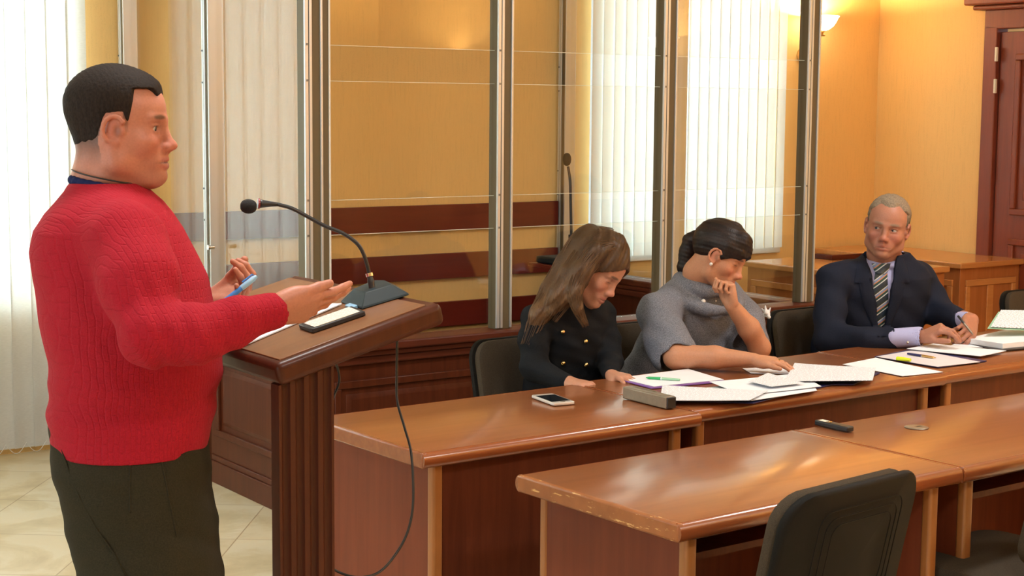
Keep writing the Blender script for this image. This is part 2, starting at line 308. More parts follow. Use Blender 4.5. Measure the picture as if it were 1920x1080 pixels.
#@@ROOM
# ============================================================ the room
WB, W2, UL0, WN, ZC = 7.70, 8.39, -3.0, -3.2, 3.4       # back wall, right wall, left wall, near wall, ceiling height
def rbox(u0, u1, w0, w1, z0, z1): return bx(B(), u0, u1, w0, w1, z0, z1, Mroom)
bm = B(); bx(bm, UL0-0.4, W2+0.4, WN-0.4, WB+0.6, -0.1, 0, Mroom); struct('floor', bm, 'marble_floor')
struct('ceiling', rbox(UL0-0.4, W2+0.4, WN-0.4, WB+0.6, ZC, ZC+0.1), 'ceiling_plaster')
X1a, X1b, X2a, X2b, SILL, HEAD = -1.15, 2.68, 5.90, 7.44, 0.80, 3.10
bm = B()
bx(bm, UL0-0.4, X1a, WB, WB+0.4, 0, ZC, Mroom); bx(bm, X1b, X2a, WB, WB+0.4, 0, ZC, Mroom); bx(bm, X2b, W2+0.4, WB, WB+0.4, 0, ZC, Mroom)
bx(bm, X1a, X1b, WB, WB+0.4, HEAD, ZC, Mroom); bx(bm, X1a, X1b, WB, WB+0.4, 0, SILL-0.04, Mroom); bx(bm, X2a, X2b, WB, WB+0.4, HEAD, ZC, Mroom); bx(bm, X2a, X2b, WB, WB+0.4, 0, SILL-0.04, Mroom)
struct('wall_back', bm, 'wall_plaster')
struct('wall_right', rbox(W2, W2+0.4, WN-0.4, 5.55, 0, ZC), 'wall_plaster')
bm = rbox(W2, W2+0.4, 6.78, WB, 0, ZC); bx(bm, W2, W2+0.4, 5.55, 6.78, 2.32, ZC, Mroom); struct('wall_right', bm, 'wall_plaster')
bm = B()
for a, b_ in ((WN-0.4, 0.7), (2.5, 4.3), (6.1, WB+0.4)): bx(bm, UL0-0.4, UL0, a, b_, 0, ZC, Mroom)
for a, b_ in ((0.7, 2.5), (4.3, 6.1)): bx(bm, UL0-0.4, UL0, a, b_, 0, 0.7, Mroom); bx(bm, UL0-0.4, UL0, a, b_, 3.1, ZC, Mroom)
struct('wall_left', bm, 'wall_plaster')
struct('wall_near', rbox(UL0-0.4, W2+0.4, WN-0.4, WN, 0, ZC), 'wall_plaster')
struct('baseboard_back', rbox(UL0, X1a, WB-0.015, WB, 0, 0.1), 'door_wood'); 
def window(name, a, b_, z0, z1, mull):
    bm = B()
    for x0, x1 in ((a, a+0.07), (b_-0.07, b_)): bx(bm, x0, x1, WB+0.2, WB+0.26, z0, z1, Mroom)
    for q in (z0, z1-0.07): bx(bm, a+0.07, b_-0.07, WB+0.2, WB+0.26, q, q+0.07, Mroom)
    for k in range(1, mull):
        c = a+(b_-a)*k/mull; bx(bm, c-0.035, c+0.035, WB+0.2, WB+0.26, z0+0.07, z1-0.07, Mroom)
    fr_ = struct(name, bm, 'aluminium_white', bev=0.006)
    struct('window_pane', rbox(a+0.06, b_-0.06, WB+0.226, WB+0.234, z0+0.06, z1-0.06), 'pane_glass', fr_)
window('window_1', X1a, X1b, SILL, HEAD, 4); window('window_2', X2a, X2b, SILL, HEAD, 2)
struct('trim_1', rbox(X2a-0.04, X2b+0.04, WB-0.03, WB+0.2, SILL-0.04, SILL), 'aluminium_white', bev=0.005)
# blinds
def blind(label, a, b_, z0, z1, pitch, width, w, chain):
    t = thing('vertical_blind', label, 'blind', R((a+b_)/2, w, z0), AZ, 'vertical blinds over the windows'); h = (b_-a)/2
    obj('head_rail', bx(B(), -h, h, -0.02, 0.025, z1-z0-0.05, z1-z0), 'aluminium_white', t)
    n = int((b_-a)/pitch); rnd = random.Random(int(a*10))
    for k in range(n):
        x = -h+pitch*(k+0.5); an = math.radians(7+rnd.uniform(-2, 2)); bm = B(); pr = []
        for q in range(5):
            s = (q/4-0.5)*width; pr.append((x+s*math.cos(an), s*math.sin(an)+0.004*(1-(2*q/4-1)**2)))
        pl_ = pr+[(x_, y_+0.0009) for x_, y_ in pr[::-1]]
        prism(bm, pl_, 0.0, z1-z0-0.05); obj('blind_slat', bm, 'blind_fabric', t, smooth='auto')
    if chain:
        pts = []
        for k in range(n):
            x = -h+pitch*(k+0.5)
            for q in range(8):
                s = q/8; pts.append((x+s*pitch, -0.022, 0.03-0.05*math.sin(math.pi*s)))
        bm = B(); tube(bm, pts, 0.0014, 5); obj('bead_chain', bm, 'switch_white', t)
blind('tall white vertical blind at the left edge, hanging to the floor', -1.20, 2.76, 0.04, 3.12, 0.099, 0.106, 7.62, True)
blind('white vertical blind over the back window beyond the glass dock', 5.86, 7.50, 0.80, 3.12, 0.084, 0.091, 7.63, False)
# door
d1 = struct('door_1', rbox(W2-0.02, W2+0.045, 5.62, 6.66, 0.02, 2.20), 'door_wood', bev=0.004)
bm = B()
for z0, z1 in ((0.2, 0.9), (1.05, 2.06)):
    for q in ((5.75, 6.53),):
        a, b_ = q
        for (u, v_, w_, x_) in ((a, b_, z0, z0+0.04), (a, b_, z1-0.04, z1)): bx(bm, W2-0.04, W2-0.018, u, v_, w_, x_, Mroom)
        for (u, v_) in ((a, a+0.04), (b_-0.04, b_)): bx(bm, W2-0.04, W2-0.018, u, v_, z0+0.04, z1-0.04, Mroom)
        bx(bm, W2-0.03, W2-0.018, a+0.09, b_-0.09, z0+0.09, z1-0.09, Mroom)
struct('door_panel', bm, 'door_wood', d1, bev=0.008)
bm = B(); bx(bm, W2-0.05, W2+0.06, 6.67, 6.77, 0, 2.24, Mroom); bx(bm, W2-0.05, W2+0.06, 5.51, 5.61, 0, 2.24, Mroom); bx(bm, W2-0.05, W2+0.06, 5.51, 6.77, 2.22, 2.34, Mroom)
struct('door_frame', bm, 'door_wood', d1, bev=0.006)
bm = B(); bx(bm, W2-0.09, W2+0.02, 5.44, 6.84, 2.34, 2.37, Mroom); bx(bm, W2-0.13, W2+0.02, 5.40, 6.88, 2.37, 2.42, Mroom); bx(bm, W2-0.10, W2+0.02, 5.46, 6.82, 2.42, 2.62, Mroom)
struct('door_cornice', bm, 'door_wood', d1, bev=0.012, seg=3)
for z in (0.4, 1.86, 2.06):
    bm = B(); bx(bm, W2-0.064, W2-0.045, 6.655, 6.672, z-0.045, z+0.045, Mroom); struct('door_hinge', bm, 'paper_cream', d1, bev=0.004)
# sconces
def sconce(label, u, w, rz, z=2.28, power=60):
    t = thing('wall_sconce', label, 'wall lamp', R(u, w, z), AZ+rz, 'bowl sconces on the walls')      # local -y points into the room
    bm = B(); lathe(bm, [(0.001, 0.0), (0.05, 0.0), (0.055, 0.012), (0.03, 0.02), (0.02, 0.028), (0.001, 0.03)], 20, Matrix.Translation((0, 0.0, -0.22)) @ Matrix.Rotation(math.pi/2, 4, 'X'))
    obj('back_plate', bm, 'brass', t, smooth='auto')
    bm = B(); tube(bm, spline([(0, -0.02, -0.30), (0, -0.05, -0.24), (0, -0.025, -0.17), (0, -0.06, -0.12), (0, -0.11, -0.15), (0, -0.15, -0.13), (0, -0.16, -0.09)], 8), [0.005+0.006*abs(math.sin(k*0.33)) for k in range(49)], 10)
    tube(bm, spline([(0, -0.02, -0.22), (0.03, -0.06, -0.19), (0.02, -0.10, -0.16), (0, -0.13, -0.14)], 6), 0.005, 8)
    obj('scroll_arm', bm, 'brass', t, smooth=True)
    bm = B(); lathe(bm, [(0.001, -0.10), (0.03, -0.10), (0.034, -0.092), (0.02, -0.085), (0.024, -0.075), (0.036, -0.068), (0.034, -0.06), (0.001, -0.058)], 20, Matrix.Translation((0, -0.16, 0)))
    obj('lamp_cup', bm, 'brass', t, smooth='auto')
    prof = [(0.028, -0.066), (0.055, -0.058), (0.085, -0.035), (0.102, -0.008), (0.112, 0.016), (0.122, 0.026)]
    pr = prof+[(r-0.004, z_+0.004) for r, z_ in prof[::-1]]
    bm = B(); rs = [[Vector((r*math.cos(k*math.pi/16), r*math.sin(k*math.pi/16)-0.16, z_)) for k in range(32)] for r, z_ in pr]
    rings(bm, rs, cap=False, closed=True); obj('lamp_bowl', bm, 'lamp_bowl', t, smooth=True)
    l = bpy.data.lights.new('sconce_bulb', 'POINT'); l.energy = power; l.color = (1.0, 0.72, 0.36); l.shadow_soft_size = 0.025
    o = bpy.data.objects.new('sconce_bulb', l); C.objects.link(o); o.parent = t; o.location = (0, -0.16, 0.0)
sconce('lit brass sconce on the back wall beside the dock post', 7.66, WB, 0)
sconce('lit brass sconce on the right wall, mirrored in the middle dock pane', W2, 1.56, -math.pi/2, 2.23, 70)
sconce('lit brass sconce on the right wall far behind the camera', W2, -1.65, -math.pi/2, 2.21, 300)
# ceiling lamps added out of view as fill light
for k, (u, w) in enumerate(((1.6, 3.2), (5.2, 3.2), (1.6, 0.2), (5.2, 0.2))):
    t = thing('fill_lamp', 'added round white ceiling lamp for fill light overhead, %s' % ('above the near rows of desks on the left', 'above the rows of desks on the right', 'behind the camera on the left', 'behind the camera on the right')[k], 'ceiling lamp', R(u, w, ZC), AZ, 'added fill lamps')
    bm = B(); lathe(bm, [(0.001, 0), (0.30, 0), (0.31, -0.03), (0.28, -0.05), (0.001, -0.05)], 28); obj('fill_housing', bm, 'aluminium_white', t, smooth='auto')
    l = bpy.data.lights.new('ceiling_fill', 'AREA'); l.shape = 'DISK'; l.size = 0.5; l.energy = 46; l.color = FILLC
    o = bpy.data.objects.new('ceiling_fill', l); C.objects.link(o); o.parent = t; o.location = (0, 0, -0.06)
# ============================================================ the glass dock
UD, WF, UE = 2.96, 5.66, 5.70; LEDGE = 0.755; ZT = 3.3
dock = thing('glass_dock', 'glass defendant dock on a dark panelled wooden base with metal posts', 'glass dock', R(UD, WF, 0), AZ)
LU, LW = UE-UD, WB-0.02-WF     # lengths along u and w
def moulded(bm, L_, z0, z1, n, M):                      # face at y=0 looking to -y, from x=0..L_
    bx(bm, 0, L_, 0, 0.05, 0.0, z1, M)
    bx(bm, -0.015, L_+0.015, -0.015, 0.0, 0, 0.10, M); bx(bm, -0.008, L_+0.008, -0.008, 0.0, 0.10, 0.125, M)
    w_ = L_/n
    for k in range(n):
        a, b_ = k*w_+0.09, (k+1)*w_-0.09
        for x0, x1, q0, q1 in ((a, b_, z0, z0+0.03), (a, b_, z1-0.10, z1-0.07), (a, a+0.03, z0+0.03, z1-0.10), (b_-0.03, b_, z0+0.03, z1-0.10)): bx(bm, x0, x1, -0.014, 0.0, q0, q1, M)
        rs = []
        for d, y in ((0.055, 0.0), (0.075, -0.010), (0.08, -0.010)):
            rs.append([M @ Vector(p) for p in ((a+d, y, z0+d), (b_-d, y, z0+d), (b_-d, y, z1-0.07-d), (a+d, y, z1-0.07-d))])
        rings(bm, rs)
bm = B(); I4 = Matrix.Identity(4)
ML = Matrix.Rotation(-math.pi/2, 4, 'Z'); ML.translation = (0, LW, 0)              # left face: looks to -x
moulded(bm, LU, 0.22, 0.66, 3, I4); obj('front_panelling', bm, 'dock_wood_up', dock, bev=0.003)
bm = B(); moulded(bm, LW, 0.22, 0.66, 2, ML); obj('side_panelling', bm, 'dock_wood_up', dock, bev=0.003)
bm = B(); MR = Matrix.Rotation(math.pi/2, 4, 'Z'); MR.translation = (LU, 0, 0); moulded(bm, LW, 0.22, 0.66, 2, MR); obj('end_panelling', bm, 'dock_wood_up', dock, bev=0.003)
def cap(bm, e, z0, z1): # ledge ring strip, e = overhang outwards
    bx(bm, -e, LU+e, -e, 0.09, z0, z1); bx(bm, -e, 0.09, 0.09, LW, z0, z1); bx(bm, LU-0.09, LU+e, 0.09, LW, z0, z1)
bm = B(); cap(bm, 0.07, 0.715, 0.750); cap(bm, 0.045, 0.690, 0.715); cap(bm, 0.025, 0.655, 0.690); obj('ledge', bm, 'dock_wood', dock, bev=0.008, seg=3)
# posts
def post(x, y, kind='mid', rz=0.0):
    M = Matrix.Translation((x, y, 0)) @ Matrix.Rotation(rz, 4, 'Z'); s = 0.036
    bm = B(); bx(bm, -s, s, -s+0.006, s, LEDGE-0.006, ZT, M); p = obj('post', bm, 'bronze_metal', dock, bev=0.003)
    bm = B(); bx(bm, -s-0.002, -s+0.014, -s, -s+0.012, LEDGE, ZT, M); bx(bm, -s+0.017, -s+0.030, -s, -s+0.012, LEDGE, ZT, M); bx(bm, s-0.006, s+0.004, -s-0.002, s, LEDGE, ZT, M); obj('metal_strip', bm, 'aluminium', p, bev=0.002)
    bm = B(); bx(bm, -s+0.0135, -s+0.0175, -s+0.001, -s+0.010, LEDGE, ZT, M); obj('gasket', bm, 'gasket', p)
    for z in (1.19, 1.33, 1.80, 1.94): obj('screw', bx(B(), -s+0.004, -s+0.012, -s-0.004, -s, z-0.004, z+0.004, M), 'screw_steel', p)
    if kind == 'corner':
        bm = B(); bx(bm, s+0.004, s+0.030, -s+0.002, s, LEDGE, ZT, M); obj('corner_fin', bm, 'bronze_metal', p); bm = B(); bx(bm, s+0.030, s+0.037, -s-0.002, s, LEDGE, ZT, M); obj('metal_strip', bm, 'aluminium_white', p)
PX = [0.0, LU/3, 2*LU/3, LU]; PW = [0.0, 0.98, LW-0.04]
post(0.0, 0.02, 'corner')
for x in PX[1:]: post(x, 0.02)
for y in PW[1:]: post(0.02, y, 'mid', -math.pi/2); post(LU-0.02, y, 'mid', -math.pi/2)
def panes(x0, y0, x1, y1, bands=((LEDGE, 1.186), (1.325, 1.80), (1.94, ZT))):
    L_ = math.hypot(x1-x0, y1-y0); M = Matrix.Translation((x0, y0, 0)) @ Matrix.Rotation(math.atan2(y1-y0, x1-x0), 4, 'Z')
    for z0, z1 in bands:
        p = obj('glass_pane', bx(B(), 0.034, L_-0.034, -0.004, 0.004, z0, z1, M), 'pane_glass', dock)
        if z1 < 3: obj('pane_edge', bx(B(), 0.034, L_-0.034, -0.0042, 0.0042, z1-0.0012, z1+0.0004, M), 'glass_edge', p)
        if z0 > 1: obj('pane_edge', bx(B(), 0.034, L_-0.034, -0.0042, 0.0042, z0-0.0004, z0+0.0012, M), 'glass_edge', p)
for a, b_ in zip(PX, PX[1:]): panes(a, 0.02, b_, 0.02)
for a, b_ in zip(PW, PW[1:]): panes(0.02, a, 0.02, b_, ((LEDGE, ZT),)); panes(LU-0.02, a, LU-0.02, b_, ((LEDGE, ZT),))
bm = B(); bx(bm, -0.05, LU+0.05, -0.03, 0.06, ZT, ZT+0.08); bx(bm, -0.05, 0.06, 0.06, LW, ZT, ZT+0.08); bx(bm, LU-0.06, LU+0.05, 0.06, LW, ZT, ZT+0.08); obj('top_frame', bm, 'bronze_metal', dock, bev=0.004)
for z0, z1 in ((1.005, 1.152), (0.730, 0.875), (0.455, 0.598)):
    obj('wall_board', bx(B(), 0.06, LU-0.06, LW-0.025, LW-0.002, z0, z1), 'rail_wood', dock, bev=0.003)
obj('dock_bench', bx(bx(B(), 0.1, LU-0.1, LW-0.42, LW-0.06, 0.40, 0.44), 0.1, LU-0.1, LW-0.42, LW-0.40, 0.0, 0.40), 'rail_wood', dock, bev=0.004)
# lock knob on left post
bm = B(); lathe(bm, [(0.001, 0), (0.009, 0), (0.009, 0.02), (0.012, 0.022), (0.012, 0.03), (0.001, 0.031)], 14, Matrix.Translation((-0.02, 0.90, 1.075)) @ Matrix.Rotation(-math.pi/2, 4, 'Y')); obj('lock_knob', bm, 'chrome', dock, smooth='auto')
# ============================================================ desks
def desk(label, u0, w0, L_, D, openside=False, chipped=False, mod=True, grommet=None, lwood='desk_side', group='courtroom desks'):
    t = thing('courtroom_desk', label, 'desk', DK(u0, w0), BZ, group); zt = 0.75; th = 0.045
    prof = [(0, -th), (0, 0)]
    # top with rounded long edges
    pr = []
    for k in range(7): a = -math.pi/2+math.pi*k/6; pr.append((D-0.016+0.016*math.cos(a), zt-th/2+th/2*math.sin(a)))
    for k in range(7): a = math.pi/2+math.pi*k/6; pr.append((0.016+0.016*math.cos(a), zt-th/2+th/2*math.sin(a)))
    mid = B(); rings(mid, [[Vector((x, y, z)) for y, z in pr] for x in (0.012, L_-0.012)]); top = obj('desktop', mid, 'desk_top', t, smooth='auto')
    for y0, y1, nm in ((-0.002, 0.017, 0), (D-0.017, D+0.002, 1)):
        b2 = B(); q = []
        c = 0.017 if nm == 0 else D-0.017; sg = -1 if nm == 0 else 1
        for k in range(9): a = -math.pi/2+math.pi*k/8; q.append((c+sg*0.0185*math.cos(a), zt-th/2+(th/2+0.0006)*math.sin(a)))
        rings(b2, [[Vector((x, y, z)) for y, z in q] for x in (0.0, L_)]); obj('edge_band', b2, 'desk_edge', top, smooth='auto')
    for x0, x1 in ((-0.002, 0.016), (L_-0.016, L_+0.002)):
        obj('edge_band', bx(B(), x0, x1, 0.006, D-0.006, zt-th, zt+0.0004), 'chipped_edge' if chipped and x0 < 0 else 'desk_edge', top, bev=0.006, seg=3)
    for x in (0.055, L_-0.085):
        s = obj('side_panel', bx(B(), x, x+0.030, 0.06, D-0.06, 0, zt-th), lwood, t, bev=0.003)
        for y in (0.035, D-0.065): 
            b2 = B(); prism(b2, [(x-0.002+p, y+0.014+q) for p, q in [(0.016+a_, b__) for a_, b__ in rrect(0.018, 0.016, 0.010)]], 0, zt-th); obj('panel_edge', b2, 'desk_edge_light', s, smooth='auto')
    if openside: y0 = D-0.10; obj('book_shelf', bx(B(), 0.085, L_-0.085, 0.15, D-0.10, 0.60, 0.618), 'desk_panel', t); obj('modesty_panel', bx(B(), 0.085, L_-0.085, y0, y0+0.018, 0.18, zt-th), 'desk_panel', t)
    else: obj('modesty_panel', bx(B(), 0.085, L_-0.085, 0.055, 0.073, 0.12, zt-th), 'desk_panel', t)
    if grommet:
        b2 = B(); lathe(b2, [(0.001, 0.0), (0.034, 0.0), (0.036, 0.0015), (0.034, 0.003), (0.001, 0.003)], 28, Matrix.Translation((grommet[0], grommet[1], zt+0.0002))); g = obj('cable_grommet', b2, 'taupe_metal', t, smooth='auto')
        obj('grommet_slot', bx(B(), grommet[0]-0.003, grommet[0]+0.022, grommet[1]-0.006, grommet[1]+0.006, zt+0.0028, zt+0.0036), 'black_plastic', g)
    return t
desk('bare desk with chipped left edge nearest the camera', 2.475, 2.632, 1.028, 0.63, True, True)
desk('near desk at the right edge with voice recorder and cable grommet', 3.507, 2.628, 1.30, 0.63, True, grommet=(0.33, 0.43))
desk('desk in front of the dark dressed woman with a phone on it', 2.415, 3.60, 1.050, 0.645)
desk('middle desk covered with loose printed papers', 3.470, 3.645, 1.262, 0.63)
desk('desk in front of the man in the suit at the right edge', 4.737, 3.655, 1.30, 0.63)
# judge side tables at the back
def bench(label, u0, u1, w0, w1, z, panels=()):
    t = thing('panelled_table', label, 'table', R(u0, w0), AZ, 'light wooden tables at the back'); L_, D = u1-u0, w1-w0
    obj('table_top', bx(B(), -0.035, L_, -0.035, D, z-0.035, z), 'bench_top', t, bev=0.008, seg=3)
    obj('table_body', bx(B(), 0.0, L_-0.01, 0.0, D-0.01, 0, z-0.035), 'bench_wood', t, bev=0.002)
    bm = B()
    def fr_(M, w_, n):
        for k in range(n):
            a, b_ = w_*k/n+0.05, w_*(k+1)/n-0.05
            for x0, x1, q0, q1 in ((a, b_, 0.12, 0.16), (a, b_, z-0.15, z-0.11), (a, a+0.04, 0.16, z-0.15), (b_-0.04, b_, 0.16, z-0.15)): bx(bm, x0, x1, -0.012, 0.004, q0, q1, M)
            bx(bm, (a+b_)/2-0.03, (a+b_)/2+0.03, -0.006, 0.004, 0.16, z-0.15, M)
    fr_(I4, L_, max(1, round(L_/0.55)))
    M = Matrix.Rotation(-math.pi/2, 4, 'Z'); M.translation = (0, D, 0); fr_(M, D, max(1, round(D/0.6)))
    obj('raised_panel', bm, 'bench_top', t, bev=0.004); return t
bench('light wooden panelled table behind the suited man, left one against the back wall', 6.76, 7.56, 6.35, 7.22, 0.78)
bench('light wooden panelled table standing against the right wall by the door', 7.80, 8.375, 6.44, 7.66, 0.78)
obj_ = obj('desk_tray', bx(bx(bx(B(), 0, 0.30, 0, 0.22, 0, 0.006), 0, 0.30, 0, 0.012, 0.006, 0.03), 0, 0.012, 0.012, 0.22, 0.006, 0.03), 'dock_wood', None, bev=0.003)
obj_.location = R(7.22, 6.95, 0.781); obj_.rotation_euler = (0, 0, AZ); tag(obj_, 'dark wooden tray lying on the left back table', 'tray')
# ============================================================ chairs
def make_chair(label, back_mat):
    t = thing('office_chair', label, 'chair', (0, 0, 0), 0, 'padded office chairs'); # faces +y
    def pad(hx, hy, r, z0, z1, curve, name, mat, M):
        bm = B(); out = rrect(hx, hy, r, 6); rs = []
        for s, z in ((0.955, z0), (0.99, z0+(z1-z0)*0.2), (1.0, z0+(z1-z0)*0.5), (0.985, z0+(z1-z0)*0.85), (0.93, z1)):
            rs.append([M @ Vector((x*s, y*s, z+curve*(x/hx)**2)) for x, y in out])
        rings(bm, rs, cap=False)
        for rr_, rev in ((rs[0], True), (rs[-1], False)):
            n = len(rr_); nx = 8
            # fill with a curved grid fan
            c = sum((Vector(p) for p in rr_), Vector())/n
            cz = M @ Vector((0, 0, (z0 if rev else z1+0.008)))
            inner = [[(Vector(p)*(1-q)+cz*q) for p in rr_] for q in (0, 0.35, 0.7)]
            for q, ring in enumerate(inner):
                if q:
                    for p, o_ in zip(ring, out):
                        pass
            rings(bm, inner, cap=False); f = bm.verts.new(cz); last = [bm.verts.new(p) for p in inner[-1]]
            for i in range(n): bm.faces.new((last[i], last[(i+1) % n], f))
        bmesh.ops.remove_doubles(bm, verts=bm.verts, dist=0.0004)
        return obj(name, bm, mat, t, smooth='auto')
    pad(0.225, 0.215, 0.07, 0.0, 0.05, 0.0, 'seat', 'chair_fabric', Matrix.Translation((0, 0, 0.43)))
    pad(0.205, 0.195, 0.06, -0.012, 0.004, 0.0, 'seat_shell', 'chair_shell', Matrix.Translation((0, 0, 0.43)))
    Mb = Matrix.Translation((0, -0.235, 0.668)) @ Matrix.Rotation(math.radians(-78), 4, 'X')
    bk = pad(0.215, 0.168, 0.075, 0.0, 0.038, 0.028, 'backrest', 'chair_fabric', Mb)
    sh = pad(0.224, 0.177, 0.080, -0.022, 0.004, 0.028, 'back_shell', 'chair_shell', Mb)
    bm = B()
    for s in (1.0, 0.86, 0.72):       # moulded outline on the shell
        o_ = [Mb @ Vector((x*0.62*s, y*0.66*s-0.02, -0.0235+0.028*(x*0.62*s/0.224)**2)) for x, y in rrect(0.224, 0.177, 0.06, 6)]
        tube(bm, o_+[o_[0]], 0.0014, 6)
    obj('shell_rib', bm, 'chair_shell', sh, smooth=True)
    bm = B(); 
    for s in (-1, 1):
        tube(bm, spline([(s*0.13, -0.10, 0.425), (s*0.13, -0.20, 0.425), (s*0.13, -0.245, 0.46), (s*0.13, -0.258, 0.53)], 6), 0.010, 10, 0.8)
    obj('back_bracket', bm, 'chair_metal', t, smooth=True)
    bm = B(); tube(bm, [(-0.20, 0.13, 0.412), (0.20, 0.13, 0.412)], 0.011, 10); tube(bm, [(-0.20, -0.13, 0.412), (0.20, -0.13, 0.412)], 0.011, 10); obj('seat_frame', bm, 'chair_metal', t, smooth='auto')
    for sx in (-1, 1):
        for sy in (-1, 1):
            bm = B(); tube(bm, spline([(sx*0.19, sy*0.13, 0.412), (sx*0.215, sy*0.145, 0.395), (sx*0.235, sy*0.21, 0.012)], 8), 0.011, 10, 1.0); g = obj('leg', bm, 'chair_metal', t, smooth=True)
            bm = B(); lathe(bm, [(0.001, 0), (0.015, 0), (0.014, 0.02), (0.001, 0.021)], 12, Matrix.Translation((sx*0.235, sy*0.212, 0))); obj('rubber_foot', bm, 'black_plastic', g, smooth='auto')
    return t
chair0 = make_chair('empty chair seen from behind at the nearest desk, dark plastic backrest', 'chair_shell')
def put_chair(o, u, w, rz, label):
    o.location = DK(u, w); o.rotation_euler = (0, 0, rz); o['label'] = label
put_chair(chair0, 2.715, 2.62, BZ+math.radians(5), 'empty dark chair seen from behind at the nearest desk')
ch = [('dark empty chair cut off by the bottom right corner', 3.70, 2.62, BZ+math.radians(4)),
      ('chair the woman in black sits on', 3.62, 4.52, BZ+math.pi+0.05),
      ('chair the woman in grey sits on', 4.26, 4.58, BZ+math.pi-0.03),
      ('chair the suited man sits on', 5.18, 4.52, BZ+math.pi+0.02),
      ('empty chair beside the suited man at the right edge', 6.66, 4.42, BZ+math.pi-0.05),
      ('chair beyond the dock end under the back window', 6.30, 7.05, AZ+math.pi)]
for lab, u, w, rz in ch:
    c = copy_tree(chair0)
    put_chair(c, u, w, rz, lab)
    if 'cut off' in lab: c.scale = (1.03, 1.03, 1.0)
    if 'beyond' in lab: c.location = R(u, w)
chair0.scale = (1.09, 1.09, 1.055); chair0.location = DK(2.675, 2.585)
#@@LECTERN
# ============================================================ lectern
P0 = at(517, 684, 3.14); lu = P0.x*math.cos(AZ)+P0.y*math.sin(AZ); lw = -P0.x*math.sin(AZ)+P0.y*math.cos(AZ); Z0 = P0.z
LD, LWD = 0.385, 0.66; TILT = math.radians(14.5)
lec = thing('lectern', 'dark wooden lectern with a slanted top in front of the standing man', 'lectern', R(lu, lw), AZ)
# local x = away from the speaker (u), y = w ; top slants up with +x
MTp = Matrix.Translation((0, 0, Z0)) @ Matrix.Rotation(-TILT, 4, 'Y'); TL = LD/math.cos(TILT)
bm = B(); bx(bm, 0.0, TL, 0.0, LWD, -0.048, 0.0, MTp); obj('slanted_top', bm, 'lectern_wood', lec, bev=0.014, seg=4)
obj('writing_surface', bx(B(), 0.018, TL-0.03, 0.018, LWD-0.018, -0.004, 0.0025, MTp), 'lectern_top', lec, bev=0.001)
for y in (0.012, LWD-0.047):
    a, b_ = 0.012, 0.135; n = 4
    pl_ = [(a, y)]
    for k in range(n):
        x0 = a+(b_-a)*(k+0.18)/n; x1 = a+(b_-a)*(k+0.82)/n; c, r = (x0+x1)/2, (x1-x0)/2
        for q in range(7): an = math.pi+math.pi*q/6; pl_.append((c+r*math.cos(an), y-r*1.0*math.sin(an)))
    pl_ += [(b_, y), (b_, y+0.035), (a, y+0.035)]
    bm = B(); a_ = [Vector((*p, 0.06)) for p in pl_]; bb = [Vector((p[0], p[1], Z0-0.048+p[0]*math.tan(TILT))) for p in pl_]; rings(bm, [a_, bb]); obj('fluted_leg', bm, 'lectern_wood', lec, smooth='auto')
bm = B(); bx(bm, -0.02, 0.34, -0.01, LWD+0.01, 0, 0.06); obj('base', bm, 'lectern_wood', lec, bev=0.012, seg=3)
bm = B(); bx(bm, 0.10, 0.125, 0.15, LWD-0.15, 0.06, 0.30); obj('stretcher', bm, 'lectern_wood', lec, bev=0.003)
def on_top(x, y, h=0.0): return R(lu, lw) + Matrix.Rotation(AZ, 3, 'Z') @ (MTp @ Vector((x, y, h)))
Mlec = Matrix.Translation(R(lu, lw)) @ Matrix.Rotation(AZ, 4, 'Z') @ MTp
def top_hit(px, py):                     # pixel to lectern-top local coordinates
    inv_ = Mlec.inverted(); o_ = inv_ @ Vector((0, 0, CAMH)); d_ = inv_.to_3x3() @ Vector(ray(px, py)); t_ = -o_.z/d_.z; p = o_+d_*t_; return p.x, p.y
def mesh_at(name, bm, mat, M, label=None, cat=None, parent=None, **kw):
    o = obj(name, bm, mat, parent, **kw)
    if not parent: o.matrix_world = M
    if label: tag(o, label, cat)
    return o
def quadpts(pts): return [top_hit(*p) for p in pts]
# sheet on lectern
q = quadpts([(405, 657), (452, 655), (642, 574), (590, 574)])
bm = B(); prism(bm, q, 0.004, 0.0065); o = obj('paper_sheet', bm, 'paper_white'); o.matrix_world = Mlec; tag(o, 'white sheet of paper on the lectern under the speaker’s hand', 'paper')
q = quadpts([(562, 619), (588, 628), (687, 594), (662, 584)])
cx_, cy_ = sum(p[0] for p in q)/4, sum(p[1] for p in q)/4
t = thing('organizer', 'black bordered organizer with a cream page on the lectern', 'organizer', Mlec @ Vector((cx_, cy_, 0.003))); t.rotation_euler = Mlec.to_euler()
ql = [(p[0]-cx_, p[1]-cy_) for p in q]
bm = B(); prism(bm, ql, 0.0, 0.010); obj('cover', bm, 'black_leather', t, bev=0.002)
bm = B(); prism(bm, [(p[0]*0.86, p[1]*0.84) for p in ql], 0.0102, 0.0112); obj('page', bm, 'paper_print_cream', t)
q = quadpts([(648, 580), (662, 585), (672, 580), (658, 576)])
bm = B(); prism(bm, q, 0.003, 0.010); o = obj('eraser', bm, 'blue_light', bev=0.001); o.matrix_world = Mlec; tag(o, 'small light blue eraser on the lectern beside the microphone base', 'eraser')
